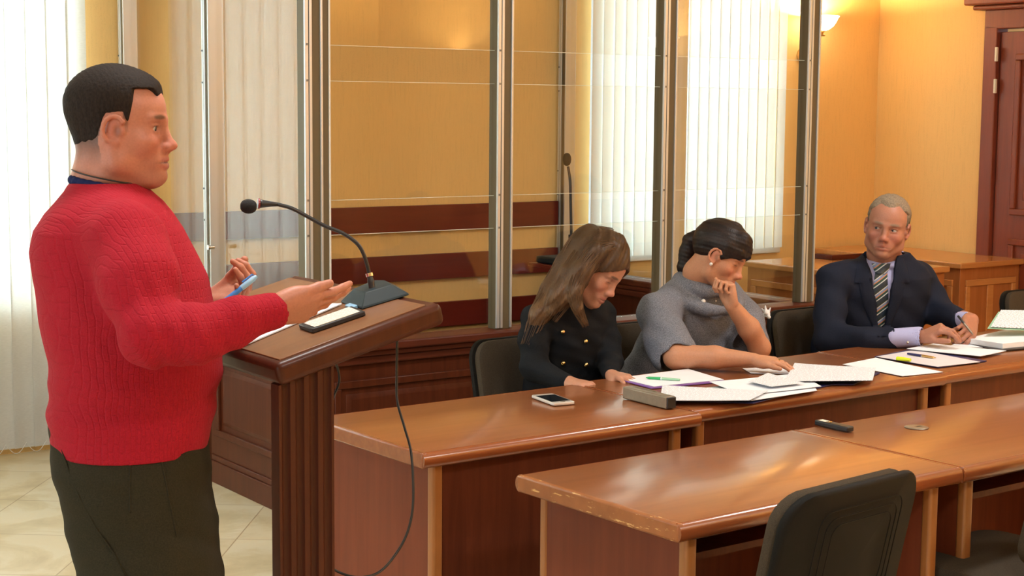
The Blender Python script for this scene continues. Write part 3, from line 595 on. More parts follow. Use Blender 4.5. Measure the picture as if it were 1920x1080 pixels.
# gooseneck microphone
mx_, my_ = top_hit(702, 566)
micl = thing('gooseneck_microphone', 'black gooseneck microphone on a dark wedge base on the lectern', 'microphone', Mlec @ Vector((mx_, my_, 0.003))); micl.rotation_euler = Mlec.to_euler()
qq = quadpts([(640, 570), (680, 583), (768, 556), (744, 541), (708, 541)]); ql = [(p[0]-mx_, p[1]-my_) for p in qq]
bm = B(); lo = [Vector((*p, 0.0)) for p in ql]; cxq = sum(p[0] for p in ql)/5; cyq = sum(p[1] for p in ql)/5
hi = [Vector((p[0]*0.55+cxq*0.2, p[1]*0.55+cyq*0.2, 0.028)) for p in ql]; mdl = [Vector((p[0], p[1], 0.004)) for p in ql]
rings(bm, [lo, mdl, hi]); obj('wedge_base', bm, 'mic_base', micl, bev=0.002)
Linv = (Matrix.Translation(micl.location) @ Mlec.to_3x3().to_4x4()).inverted(); dm_ = (Vector(micl.location)-Vector((0, 0, CAMH))).dot(Vector(_fw))
gp = [(699, 552, 0), (696, 530, 0), (692, 512, 0), (686, 488, -.005), (676, 465, -.01), (662, 450, -.015), (640, 436, -.02), (610, 424, -.03), (580, 408, -.04), (548, 391, -.05), (520, 383, -.06), (492, 382, -.07)]
gl_ = [Linv @ at(x, y, dm_+d) for x, y, d in gp]
bm = B(); tube(bm, spline(gl_[:3], 5), [0.0085]*3+[0.0075]*4+[0.0062]*4, 14); obj('neck_socket', bm, 'black_plastic', micl, smooth=True)
bm = B(); tube(bm, spline(gl_[2:11], 7), 0.0042, 12); obj('gooseneck', bm, 'black_plastic', micl, smooth=True)
bm = B(); tube(bm, [gl_[1]*0.35+gl_[2]*0.65, gl_[2]], 0.0082, 14); obj('steel_ring', bm, 'chrome', micl, smooth='auto')
bm = B(); tube(bm, [gl_[10], gl_[10]*0.5+gl_[11]*0.5, gl_[11], gl_[11]*1.25-gl_[10]*0.25], [0.0045, 0.006, 0.0085, 0.010], 14); obj('capsule_housing', bm, 'black_plastic', micl, smooth=True)
bm = B(); d_ = (gl_[11]-gl_[10]).normalized(); c0 = gl_[11]+d_*0.006; tube(bm, [c0, c0+d_*0.004], 0.0112, 14); obj('light_ring', bm, 'red_ring', micl, smooth='auto')
bm = B(); rs = []; hc = Linv @ at(466, 387, dm_-0.08)
pts_ = [hc+d_*(0.0175*math.cos(math.pi*k/10)*-1) for k in range(11)]
tube(bm, pts_, [max(0.0006, 0.0155*math.sin(math.pi*k/10)**0.75) for k in range(11)], 18); obj('foam_cap', bm, 'foam_black', micl, smooth=True)
# cables
def cable(name, label, pts, r=0.0028):
    base = pts[0]; o = thing(name, label, 'cable', (pts[0].x, pts[0].y, 0)) if False else None
    bm = B(); tube(bm, spline(pts, 8), r, 8); c = obj(name, bm, 'cable_black', smooth=True); tag(c, label, 'cable'); return c
cable('microphone_cable', 'black microphone cable looping from the lectern top in front of the desk', [at(745, 628, 3.48), at(744, 700, 3.5), at(745, 752, 3.5), at(758, 800, 3.46), at(771, 850, 3.42), at(775, 930, 3.4), at(768, 985, 3.4), at(748, 1030, 3.4), at(712, 1072, 3.36), at(670, 1082, 3.34), at(630, 1070, 3.34), at(612, 1052, 3.32)])
cable('microphone_cable', 'short black cable curving behind the lectern leg', [at(622, 668, 3.56), at(633, 690, 3.6), at(636, 716, 3.6), at(626, 744, 3.58), at(618, 775, 3.5), at(612, 860, 3.45), at(606, 1060, 3.4)])
# second microphone, inside the dock
dm2 = 8.85
mb = thing('gooseneck_microphone', 'black gooseneck microphone standing inside the glass dock', 'microphone', at(1052, 486, dm2))
def rel(x, y, d=0): return at(x, y, dm2+d)-mb.location
bm = B(); tube(bm, spline([rel(1071, 470), rel(1071, 430), rel(1070, 380), rel(1069, 340), rel(1065, 312)], 6), 0.008, 10); obj('gooseneck', bm, 'black_plastic', mb, smooth=True)
bm = B(); tube(bm, [rel(1071, 478), rel(1071, 440)], 0.016, 12); obj('neck_socket', bm, 'black_plastic', mb, smooth='auto')
bm = B(); c0 = rel(1063, 299); tube(bm, [c0+Vector((0, 0, -0.036*math.cos(math.pi*k/10)*1)) for k in range(11)], [max(0.001, 0.024*math.sin(math.pi*k/10)**0.8) for k in range(11)], 16); obj('foam_cap', bm, 'foam_black', mb, smooth=True)
bm = B(); Mq = Matrix.Rotation(AZ, 4, 'Z'); bx(bm, -0.11, 0.10, -0.09, 0.09, -0.02, 0.018, Mq); obj('wedge_base', bm, 'mic_base', mb, bev=0.01, seg=2)
# little stand under it
loc = mb.location; t = thing('side_table', 'small dark table inside the dock carrying a microphone', 'table', (loc.x, loc.y, 0), AZ); zz = loc.z-0.021
obj('table_top', bx(B(), -0.14, 0.13, -0.12, 0.12, zz-0.02, zz), 'rail_wood', t, bev=0.003); obj('pedestal', bx(B(), -0.03, 0.03, -0.03, 0.03, 0.03, zz-0.02), 'rail_wood', t); obj('foot', bx(B(), -0.13, 0.13, -0.11, 0.11, 0, 0.03), 'rail_wood', t, bev=0.004)
#@@ITEMS
# ============================================================ things on the desks
ZD = 0.7525
def sheet(label, px, mat='paper_white', name='paper_sheet', z=0.0, th=0.0012, curl=0.0, cat='paper', group=None, n=8, edge=None):
    c = [onz(x, y, ZD+z) for x, y in px]; ctr = (c[0]+c[1]+c[2]+c[3])/4; an = math.atan2((c[1]-c[0]).y, (c[1]-c[0]).x)
    Rm = Matrix.Rotation(-an, 3, 'Z'); l = [Rm @ (p-ctr) for p in c]; bm = B(); g = []
    for lay in (0, th):
        rows = []
        for j in range(n+1):
            row = []
            for i in range(n+1):
                s, t_ = i/n, j/n; p = (l[0]*(1-s)+l[1]*s)*(1-t_)+(l[3]*(1-s)+l[2]*s)*t_
                h = curl*((2*s-1)**2*0.6+(2*t_-1)**2*0.4)*(0.5+0.5*math.sin(3*s+2*t_)) if curl else 0
                row.append(bm.verts.new((p.x, p.y, lay+h)))
            rows.append(row)
        g.append(rows)
    for k, rows in enumerate(g):
        for j in range(n):
            for i in range(n): bm.faces.new((rows[j][i], rows[j][i+1], rows[j+1][i+1], rows[j+1][i]))
    for i in range(n):
        for a, b_ in ((0, 0), (n, n)):
            bm.faces.new((g[0][a][i], g[0][a][i+1], g[1][a][i+1], g[1][a][i])); bm.faces.new((g[0][i][a], g[0][i+1][a], g[1][i+1][a], g[1][i][a]))
    o = obj(name, bm, mat, smooth='auto'); o.location = ctr; o.rotation_euler = (0, 0, an); tag(o, label, cat, group); return o
S = 'loose papers on the middle desk'
sheet('purple folder under the sheet with the green pen', [(1158, 712), (1222, 729), (1362, 716), (1290, 694)], 'purple_plastic', 'folder', 0, 0.004, 0, 'folder')
sheet('white sheet with the green pen lying on it', [(1160, 709), (1226, 725), (1357, 712), (1290, 692)], 'paper_white', 'paper_sheet', 0.005, 0.0012, 0.0, 'paper', S)
sheet('navy folder under the printed page beside the taupe case', [(1236, 752), (1412, 757), (1560, 722), (1400, 715)], 'navy_plastic', 'folder', 0, 0.003, 0, 'folder')
sheet('grey glossy sheet slipped between the white pages', [(1290, 732), (1375, 722), (1450, 733), (1400, 745)], 'paper_grey', 'paper_sheet', 0.0035, 0.001, 0.003, 'paper', S)
sheet('large white page in the middle of the paper pile', [(1395, 742), (1540, 726), (1500, 700), (1330, 718)], 'paper_white', 'paper_sheet', 0.0115, 0.0012, 0.004, 'paper', S)
sheet('printed page nearest the taupe case', [(1237, 752), (1405, 752), (1440, 733), (1242, 724)], 'paper_print', 'paper_sheet', 0.0170, 0.0012, 0.003, 'paper', S)
sheet('white page hanging near the front edge of the middle desk', [(1408, 752), (1532, 733), (1522, 716), (1400, 733)], 'paper_white', 'paper_sheet', 0.0080, 0.0012, 0.001, 'paper', S)
sheet('small white sheet under the hand of the woman in grey', [(1392, 691), (1408, 700), (1500, 702), (1480, 688)], 'paper_white', 'paper_sheet', 0, 0.0012, 0.0, 'paper', S)
sheet('small printed slip folded on top of the paper pile', [(1404, 716), (1445, 726), (1508, 718), (1440, 701)], 'paper_print', 'paper_sheet', 0.022, 0.0012, 0.003, 'paper', S)
sheet('dark blue folder under the large printed page', [(1500, 722), (1600, 722), (1650, 700), (1560, 696)], 'navy_plastic', 'folder', 0, 0.003, 0, 'folder')
sheet('large printed page before the hand of the woman in grey', [(1470, 716), (1636, 715), (1642, 690), (1490, 683)], 'paper_print', 'paper_sheet', 0.0175, 0.0014, 0.004, 'paper', S)
sheet('white page by itself at the right end of the middle desk', [(1580, 684), (1692, 706), (1768, 698), (1642, 672)], 'paper_white', 'paper_sheet', 0, 0.0016, 0.0015, 'paper', S)
fo = sheet('open folder with a pale inside carrying pens', [(1640, 670), (1760, 690), (1850, 678), (1716, 655)], 'navy_plastic', 'folder', 0.0, 0.004, 0, 'folder')
sheet('pale page lying in the open folder under the pens', [(1643, 669), (1758, 688), (1838, 679), (1718, 656)], 'paper_lilac', 'paper_sheet', 0.0045, 0.0012, 0, 'paper')
sheet('white page between the open folder and the suited man', [(1700, 655), (1838, 669), (1887, 658), (1750, 646)], 'paper_white', 'paper_sheet', 0.009, 0.0016, 0.003, 'paper')
sheet('white sheet beneath the hands of the suited man', [(1778, 650), (1850, 652), (1868, 643), (1800, 641)], 'paper_white', 'paper_sheet', 0.003, 0.0012, 0.0, 'paper')
sheet('black notebook under the large white binder pages', [(1812, 640), (1835, 668), (1990, 650), (1960, 625)], 'black_leather', 'notebook', 0.0, 0.006, 0, 'notebook') if False else None
def rod(name, label, cat, a, b_, r, parts, z=0.0, flat=0.8):
    A, Bp = onz(*a, ZD+z+r*flat), onz(*b_, ZD+z+r*flat); L_ = (Bp-A).length; an = math.atan2((Bp-A).y, (Bp-A).x)
    t = thing(name, label, cat, A, an)
    for nm, f0, f1, rr0, rr1, mt in parts:
        bm = B(); tube(bm, [(L_*(f0+(f1-f0)*k/6), 0, 0) for k in range(7)], [r*(rr0+(rr1-rr0)*k/6) for k in range(7)], 12, flat); obj(nm, bm, mt, t, smooth='auto')
    return t
rod('pen', 'green ballpoint pen lying on the white sheet', 'pen', (1211, 708), (1275, 712), 0.0062, [('tip', 0, 0.08, 0.3, 0.8, 'green_plastic'), ('grip', 0.08, 0.44, 0.9, 1.1, 'green_plastic'), ('ring', 0.44, 0.47, 1.12, 1.12, 'paper_white'), ('barrel', 0.47, 1.0, 1.05, 0.75, 'green_pale')], 0.0062)
rod('highlighter', 'yellow highlighter lying on the open folder', 'highlighter', (1682, 672), (1707, 675), 0.010, [('cap', 0, 0.5, 0.95, 1.0, 'yellow_fluor'), ('barrel', 0.5, 1.0, 1.0, 0.8, 'yellow_fluor')], 0.006)
rod('fountain_pen', 'navy and gold pen lying across the open folder', 'pen', (1702, 663), (1755, 671), 0.0060, [('barrel', 0, 0.5, 0.8, 1.1, 'navy_plastic'), ('ring', 0.5, 0.54, 1.12, 1.12, 'chrome'), ('cap', 0.54, 0.9, 1.1, 0.9, 'gold'), ('tip', 0.9, 1.0, 0.6, 0.25, 'gold')], 0.006)
# phone
def box_between(px, z0, z1, name, label, cat, parts):
    c = [onz(x, y, ZD) for x, y in px]; ctr = sum(c, Vector())/4; an = math.atan2((c[1]-c[0]).y, (c[1]-c[0]).x)
    hx = ((c[1]-c[0]).length+(c[2]-c[3]).length)/4; hy = ((c[3]-c[0]).length+(c[2]-c[1]).length)/4
    t = thing(name, label, cat, ctr, an); return t, hx, hy
t, hx, hy = box_between([(1000, 746), (1048, 764), (1073, 755), (1027, 742)], 0, 0, 'smartphone', 'white smartphone lying on the desk before the woman in black', 'phone', 0)
bm = B(); prism(bm, rrect(hx, hy, 0.010), 0, 0.009); obj('phone_body', bm, 'phone_silver', t, bev=0.0018)
bm = B(); prism(bm, rrect(hx*0.70, hy*0.86, 0.002), 0.009, 0.0096); obj('screen', bm, 'phone_screen', t)
bm = B(); prism(bm, [(x+hx*0.85, y) for x, y in rrect(0.004, 0.009, 0.0035)], 0.009, 0.0098); obj('home_button', bm, 'chrome', t)
# taupe case
A_, B_ = onz(1167, 747, ZD), onz(1250, 768, ZD); an = math.atan2((B_-A_).y, (B_-A_).x); L_ = (B_-A_).length
t = thing('metal_case', 'long taupe metal case with a black end on the desk by the papers', 'case', A_, an)
obj('case_body', bx(B(), 0, L_-0.004, 0.0, 0.038, 0, 0.040), 'taupe_metal', t, bev=0.004, seg=3); obj('black_end', bx(B(), L_-0.006, L_+0.003, 0.002, 0.036, 0.002, 0.038), 'black_plastic', t, bev=0.002)
obj('hinge', bx(B(), 0.02, L_*0.6, 0.028, 0.034, 0.040, 0.0425), 'taupe_metal', t, bev=0.001)
# voice recorder
A_, B_ = onz(1526, 797, ZD), onz(1588, 811, ZD); an = math.atan2((B_-A_).y, (B_-A_).x); L_ = (B_-A_).length
t = thing('voice_recorder', 'small black voice recorder lying on the right near desk', 'voice recorder', A_, an)
bm = B(); prism(bm, [(x+L_/2, y+0.016) for x, y in rrect(L_/2, 0.016, 0.006)], 0, 0.016); obj('recorder_body', bm, 'black_plastic', t, bev=0.004, seg=3)
obj('display', bx(B(), 0.012, 0.040, 0.006, 0.026, 0.016, 0.0166), 'paper_cream', t); bm = B(); lathe(bm, [(0.001, 0.016), (0.005, 0.016), (0.005, 0.0178), (0.001, 0.018)], 14, Matrix.Translation((0.052, 0.016, 0))); obj('button', bm, 'brass', t, smooth='auto')
# binder with pages at the right edge
bdr = thing('document_binder', 'thick open binder of white pages at the right edge of the desks', 'binder', onz(1880, 650, ZD), BZ)
def rl(x, y, z): p = onz(x, y, ZD+z)-bdr.location; return Matrix.Rotation(-BZ, 3, 'Z') @ p
def slab(name, px, z0, z1, mat, parent):
    bm = B(); a = [rl(x, y, z1) for x, y in px]; lo = [Vector((p.x, p.y, z0)) for p in a]; rings(bm, [lo, [Vector((p.x, p.y, z1)) for p in a]]); return obj(name, bm, mat, parent, bev=0.001)
slab('cover', [(1808, 642), (1870, 657), (2010, 645), (1950, 612)], 0.0, 0.006, 'black_leather', bdr)
slab('page_block', [(1812, 634), (1880, 644), (2000, 632), (1940, 606)], 0.0062, 0.028, 'paper_white', bdr)
bm = B(); pa = [(1858, 612), (1998, 618), (1998, 583), (1877, 581)]
dd = 6.95; q = [at(*p, d)-bdr.location for p, d in zip(pa, (6.55, 6.62, 6.78, 6.72))]; q = [Matrix.Rotation(-BZ, 3, 'Z') @ v_ for v_ in q]
nrm = (q[1]-q[0]).cross(q[3]-q[0]).normalized()*0.003; rings(bm, [[p-nrm for p in q], q]); obj('raised_page', bm, 'paper_print', bdr)
bm = B(); q2 = [v_-nrm*2.2+Vector((0, 0, -0.002)) for v_ in q]; q2[0] -= (q[1]-q[0])*0.04; q2[3] -= (q[1]-q[0])*0.03; rings(bm, [[p-nrm for p in q2], q2]); obj('green_divider', bm, 'green_pale', bdr)
bm = B()
for px in (1862, 1895, 1940):
    c0 = rl(px, 613, 0.03); tube(bm, [c0+Vector((0, 0.012*math.cos(k*0.5), 0.012*math.sin(k*0.5))) for k in range(8)], 0.0016, 6)
obj('binder_ring', bm, 'chrome', bdr, smooth=True)
#@@PEOPLE
# ============================================================ people: one continuous surface each, grown from a distance field
def V(*a): return np.array(a[0] if len(a) == 1 else a, dtype=np.float64)
def nrm(v): v = V(v); return v/np.linalg.norm(v)
class Shape:
    def __init__(s): s.p = []
    def add(s, fn, c, r, k, op=1): s.p.append((fn, V(c), r, k, op)); return s
    def rc(s, a, b, ra, rb, k=0.012, op=1, flat=None, fs=1.0):
        a, b = V(a), V(b); ab = b-a; L2 = max(ab @ ab, 1e-12); n = nrm(flat) if flat is not None else None
        def fn(P):
            Q = P-a; t = np.clip((Q @ ab)/L2, 0, 1); D = Q-t[..., None]*ab; rr = ra+(rb-ra)*t
            if n is not None: D = D+((D @ n)*(1/fs-1))[..., None]*n
            return np.sqrt((D*D).sum(-1))-rr
        return s.add(fn, (a+b)/2, np.sqrt(L2)/2+max(ra, rb), k, op)
    def chain(s, pts, rs, k=0.012, **kw):
        for a, b, r0, r1 in zip(pts, pts[1:], rs, rs[1:]): s.rc(a, b, r0, r1, k, **kw)
        return s
    def el(s, c, r, k=0.012, M=None, op=1):
        c, r = V(c), V(r); M = np.eye(3) if M is None else np.array(M, float)      # columns are the axes
        def fn(P):
            Q = (P-c) @ M; k0 = np.sqrt(((Q/r)**2).sum(-1))+1e-9; k1 = np.sqrt(((Q/(r*r))**2).sum(-1))+1e-9; return k0*(k0-1)/k1
        return s.add(fn, c, r.max(), k, op)
    def stack(s, rows, k=0.012, yaw=0.0, e=2.3, op=1):   # rows: (z, cx, cy, rx, ry) from low to high; superellipse sections
        A = V(rows); cz, sz = math.cos(yaw), math.sin(yaw)
        def fn(P):
            z = P[..., 2]; g = [np.interp(z, A[:, 0], A[:, i]) for i in (1, 2, 3, 4)]
            x, y = P[..., 0]-g[0], P[..., 1]-g[1]; x, y = x*cz+y*sz, -x*sz+y*cz
            q = ((np.abs(x)/g[2])**e+(np.abs(y)/g[3])**e)**(1/e)+1e-9; rr = np.sqrt(x*x+y*y); side = rr*(1-1/q); side = np.where(q < 1e-3, -np.minimum(g[2], g[3]), side)
            return np.maximum(side, np.maximum(A[0, 0]-z, z-A[-1, 0]))
        c = (A[0]+A[-1])/2; return s.add(fn, (A[:, 1].mean(), A[:, 2].mean(), c[0]), (A[-1, 0]-A[0, 0])/2+A[:, 3:].max()+0.08, k, op)
def evaluate(P, prims, cen, rad):
    """P: (B, n, 3) sample blocks with centres cen and half diagonal rad"""
    D = np.full(P.shape[:2], 0.25)
    for fn, c, r, k, op in prims:
        sel = np.nonzero(np.linalg.norm(cen-c, axis=1) < r+k+rad+0.02)[0]
        if not len(sel): continue
        d = fn(P[sel]); D0 = D[sel]
        if op == 1: h = np.clip(0.5+0.5*(D0-d)/k, 0, 1); D[sel] = D0*(1-h)+d*h-k*h*(1-h)
        elif op == -1: h = np.clip(0.5-0.5*(D0+d)/k, 0, 1); D[sel] = D0*(1-h)-d*h+k*h*(1-h)
        else: h = np.clip(0.5-0.5*(D0-d)/k, 0, 1); D[sel] = D0*(1-h)+d*h+k*h*(1-h)
    return D
def surface(name, shp, h, mat, parent, col=None, disp=None, n=12):
    pr = shp.p; un = [q for q in pr if q[4] == 1]
    lo = np.min([q[1]-q[2] for q in un], axis=0)-0.02; hi = np.max([q[1]+q[2] for q in un], axis=0)+0.02
    nb = np.ceil((hi-lo)/(h*n)).astype(int); G = np.stack(np.meshgrid(*[np.arange(q) for q in nb], indexing='ij'), -1).reshape(-1, 3)
    cen = lo+(G+0.5)*n*h; rad = n*h*0.87
    d = evaluate(cen[:, None, :], [q for q in pr if q[4] != 0] if False else pr, cen, rad*1.2)[:, 0]
    G = G[np.abs(d) < rad*1.45+0.012]; m = n+2; ax = np.arange(-1, n+1)
    loc = np.stack(np.meshgrid(ax, ax, ax, indexing='ij'), -1); VV, KK, QQ = [], [], []
    dims = nb*n+4
    def key(I): return ((I[..., 0]+1)*dims[1]+(I[..., 1]+1))*dims[2]+(I[..., 2]+1)
    for s0 in range(0, len(G), 160):
        g = G[s0:s0+160]; I = g[:, None, None, None, :]*n+loc; P = lo+I*h; c_ = lo+(g+0.5)*n*h
        D = evaluate(P.reshape(len(g), -1, 3), pr, c_, rad*1.3)
        if disp is not None: D = D-disp(P.reshape(len(g), -1, 3))
        D = D.reshape(len(g), m, m, m); S = D < 0
        cs = np.zeros((len(g), m-1, m-1, m-1)); ac = np.zeros(cs.shape+(3,))
        off = [(i, j, k) for i in (0, 1) for j in (0, 1) for k in (0, 1)]
        def sub(A, o): return A[:, o[0]:m-1+o[0], o[1]:m-1+o[1], o[2]:m-1+o[2]]
        for a in off:
            for axis in range(3):
                if a[axis] == 1: continue
                b = list(a); b[axis] = 1; da, db = sub(D, a), sub(D, b); x = (da < 0) != (db < 0)
                t = np.where(x, da/np.where(x, da-db, 1), 0); cs += x
                for q in range(3): ac[..., q] += np.where(x, a[q]+(t if q == axis else 0), 0)
        act = cs > 0; Ic = I[:, :m-1, :m-1, :m-1]; pos = lo+(Ic[act]+ac[act]/cs[act][:, None])*h
        VV.append(pos); kk = key(Ic); KK.append(kk[act])
        for axis in range(3):
            a = [slice(1, n+1)]*3; b = list(a); b[axis] = slice(2, n+2)
            sa, sb = S[(slice(None), *a)], S[(slice(None), *b)]; e_ = sa != sb; u, w = (axis+1) % 3, (axis+2) % 3; quad = []
            for du, dw in ((0, 0), (1, 0), (1, 1), (0, 1)):
                sl = [slice(1, n+1)]*3; sl[u] = slice(1-du, n+1-du); sl[w] = slice(1-dw, n+1-dw); quad.append(kk[(slice(None), *sl)][e_])
            quad = np.stack(quad, 1); fl = sb[e_]; quad[fl] = quad[fl][:, ::-1]; QQ.append(quad)
    VV, KK, QQ = np.concatenate(VV), np.concatenate(KK), np.concatenate(QQ)
    uk, ix = np.unique(KK, return_index=True); VV = VV[ix]; F = np.searchsorted(uk, QQ)
    # orientation check through the signed volume
    a, b, c = VV[F[:, 0]], VV[F[:, 1]], VV[F[:, 2]]
    if (np.cross(b-a, c-a)*a).sum() < 0: F = F[:, ::-1]
    # light smoothing
    E_ = np.concatenate([F[:, [0, 1]], F[:, [1, 2]], F[:, [2, 3]], F[:, [3, 0]]]); cnt = np.bincount(E_[:, 0], minlength=len(VV))+np.bincount(E_[:, 1], minlength=len(VV))
    for lam in (0.5, -0.4):
        A = np.stack([np.bincount(E_[:, 0], VV[E_[:, 1], q], len(VV))+np.bincount(E_[:, 1], VV[E_[:, 0], q], len(VV)) for q in range(3)], 1)/np.maximum(cnt, 1)[:, None]; VV = VV+(A-VV)*lam
    lab = np.arange(len(VV))                        # keep the largest connected piece
    while True:
        m_ = np.minimum(lab[E_[:, 0]], lab[E_[:, 1]]); l2 = lab.copy(); np.minimum.at(l2, E_[:, 0], m_); np.minimum.at(l2, E_[:, 1], m_); l2 = l2[l2]; l2 = l2[l2]
        if (l2 == lab).all(): break
        lab = l2
    cn_ = np.bincount(lab, minlength=len(lab)); keep = cn_[lab] >= (cn_.max() if name == 'body' else min(400, cn_.max())); rem = np.cumsum(keep)-1; F = rem[F[keep[F[:, 0]]]]; VV = VV[keep]
    org = V(parent.location) if parent else np.zeros(3)
    me = bpy.data.meshes.new(name); me.vertices.add(len(VV)); me.vertices.foreach_set('co', (VV-org).astype(np.float32).ravel())
    me.loops.add(F.size); me.loops.foreach_set('vertex_index', F.astype(np.int32).ravel()); me.polygons.add(len(F)); me.polygons.foreach_set('loop_start', np.arange(0, F.size, 4, dtype=np.int32))
    me.update(calc_edges=True); me.validate()
    if col is not None:
        cc = np.ones((len(VV), 4), np.float32); cc[:, :3] = col(VV); at_ = me.color_attributes.new('Col', 'FLOAT_COLOR', 'POINT'); at_.data.foreach_set('color', cc.ravel())
    o = link_mesh(name, me, mat, parent); me.shade_smooth(); return o
def blob(P, c, r, p=2.0):                      # soft mask around a point, r per axis or one number
    q = (((P-V(c))/np.array(r))**2).sum(-1); return np.exp(-q**(p/2))
def frame(fwd, up):
    f = nrm(fwd); l = nrm(np.cross(V(up), f)); return np.stack([f, l, np.cross(f, l)], 1)      # columns: forward, left, up
EX, EZ = 0.014, -0.006
class Head:
    def __init__(s, org, fwd, up, sc=1.0, **o): s.o = V(org); s.M = frame(fwd, up); s.s = sc; s.w = o
    def L(s, *p): return s.o+s.M @ (V(*p)*s.s)                       # head coordinates to the world
    def inv(s, P): return (P-s.o) @ s.M/s.s
    def el(s, S, c, r, k, op=1, M=None): S.el(s.L(*c), V(r)*s.s, k, s.M if M is None else s.M @ M, op)
    def rc(s, S, a, b, ra, rb, k, op=1): S.rc(s.L(*a), s.L(*b), ra*s.s, rb*s.s, k, op)
    def build(s, S, ears=True):
        w = s.w; jw = w.get('jaw', 1.0); nl = w.get('nose', 1.0); fat = w.get('fat', 0.0)
        s.el(S, (-0.008, 0, 0.033), (0.097, 0.077, 0.085), 0.02)                          # skull
        s.el(S, (0.030, 0, 0.030), (0.064, 0.066, 0.066), 0.02)                           # forehead
        s.el(S, (0.032, 0, -0.040), (0.056, 0.058*jw, 0.070), 0.02)                       # face
        s.el(S, (0.010, 0, -0.032), (0.064, 0.067*(0.5+0.5*jw), 0.062), 0.03)
        for y in (-1, 1):
            s.rc(S, (0.000, y*0.056*jw, -0.035), (0.012, y*0.055*jw, -0.072), 0.014, 0.014+fat, 0.03)   # jaw angle
            s.rc(S, (0.012, y*0.053*jw, -0.074), (0.070, y*0.014, -0.104), 0.015+fat, 0.014, 0.025)    # jaw line
            s.el(S, (0.058, y*0.040, -0.030), (0.026, 0.024, 0.022), 0.02)               # cheek
            s.rc(S, (0.088, y*0.010, 0.016), (0.073, y*0.046, 0.018), 0.0092, 0.0072, 0.012)  # brow
        s.el(S, (0.081, 0, -0.098), (0.0205, 0.023, 0.017), 0.016)                          # chin
        for y in (-1, 1): s.el(S, (0.098, y*0.031, -0.001), (0.020, 0.020, 0.0125), 0.012, -1)           # eye socket
        for y in (-1, 1):
            s.el(S, (0.0715, y*0.031, -0.001), (0.0135, 0.0145, 0.0125), 0.004)
            lid = w.get('lid', 0.0)
            s.rc(S, (0.0835, y*0.020, 0.0045-lid), (0.0765, y*0.045, 0.0030-lid), 0.0036, 0.0034, 0.004)  # upper lid
            s.rc(S, (0.0835, y*0.020, -0.0080), (0.0765, y*0.044, -0.0075), 0.0028, 0.0026, 0.005)  # lower lid
        s.rc(S, (0.087, 0, 0.012), (0.092+0.010*nl, 0, -0.028), 0.0085, 0.0105, 0.014)                     # bridge
        s.el(S, (0.099+0.010*nl, 0, -0.0355), (0.0120, 0.0125, 0.0100), 0.009); s.el(S, (0.093+0.002*nl, 0, -0.046), (0.011, 0.009, 0.008), 0.010)                    # tip
        for y in (-1, 1):
            s.el(S, (0.095+0.004*nl, y*0.0125, -0.040), (0.0125, 0.0065, 0.0085), 0.006)             # wing
            s.el(S, (0.101+0.004*nl, y*0.0065, -0.049), (0.006, 0.0035, 0.004), 0.004, -1)        # nostril
        s.el(S, (0.076, 0, -0.067), (0.020, 0.036, 0.024), 0.020)                          # muzzle
        mo = w.get('mouth', 0.0)
        s.rc(S, (0.0985, 0, -0.0635), (0.0845, 0.030, -0.0685+mo), 0.0048, 0.003, 0.006); s.rc(S, (0.0985, 0, -0.0635), (0.0845, -0.030, -0.0685+mo), 0.0048, 0.003, 0.006)
        s.rc(S, (0.0965, 0.008, -0.0765), (0.0850, 0.026, -0.0710+mo), 0.0062, 0.003, 0.006); s.rc(S, (0.0965, -0.008, -0.0765), (0.0850, -0.026, -0.0710+mo), 0.0062, 0.003, 0.006); s.rc(S, (0.0965, 0.008, -0.0765), (0.0965, -0.008, -0.0765), 0.0062, 0.0062, 0.004)
        for y in (-1, 1): s.rc(S, (0.1035, 0, -0.0697), (0.0880, y*0.029, -0.0700+mo), 0.0011, 0.0008, 0.003, -1)   # mouth slit
        if ears:
            for y in (-1, 1):
                pts = []                             # helix ring, then concha, lobe and tragus
                for k in range(10):
                    a = math.radians(-80+k*25); z = 0.001+0.0255*math.sin(a); x = -0.004-0.0165*math.cos(a)+0.06*z
                    pts.append((x-0.004*math.cos(a)+EX, y*(0.080+0.006*max(0, math.cos(a))), z+EZ))
                pts = [(-0.002+EX, y*0.078, -0.027+EZ)]+pts+[(0.010+EX, y*0.076, 0.012+EZ)]
                for a_, b_ in zip(pts, pts[1:]): s.rc(S, a_, b_, 0.0042, 0.0042, 0.004)
                s.el(S, (-0.005+EX, y*0.077, -0.002+EZ), (0.015, 0.0035, 0.024), 0.004)
                s.el(S, (-0.001+EX, y*0.079, -0.026+EZ), (0.008, 0.0045, 0.008), 0.006)
                s.el(S, (0.002+EX, y*0.0852, -0.003+EZ), (0.0080, 0.0080, 0.013), 0.004, -1); s.el(S, (0.0+EX, y*0.070, -0.004+EZ), (0.018, 0.006, 0.022), 0.004)
                s.el(S, (0.010+EX, y*0.0755, -0.004+EZ), (0.006, 0.004, 0.007), 0.006)
    def open_eyes(s, S, hgt=0.0045):
        for y in (-1, 1): s.el(S, (0.090, y*0.0325, -0.0020), (0.016, 0.0125, hgt), 0.0025, -1)
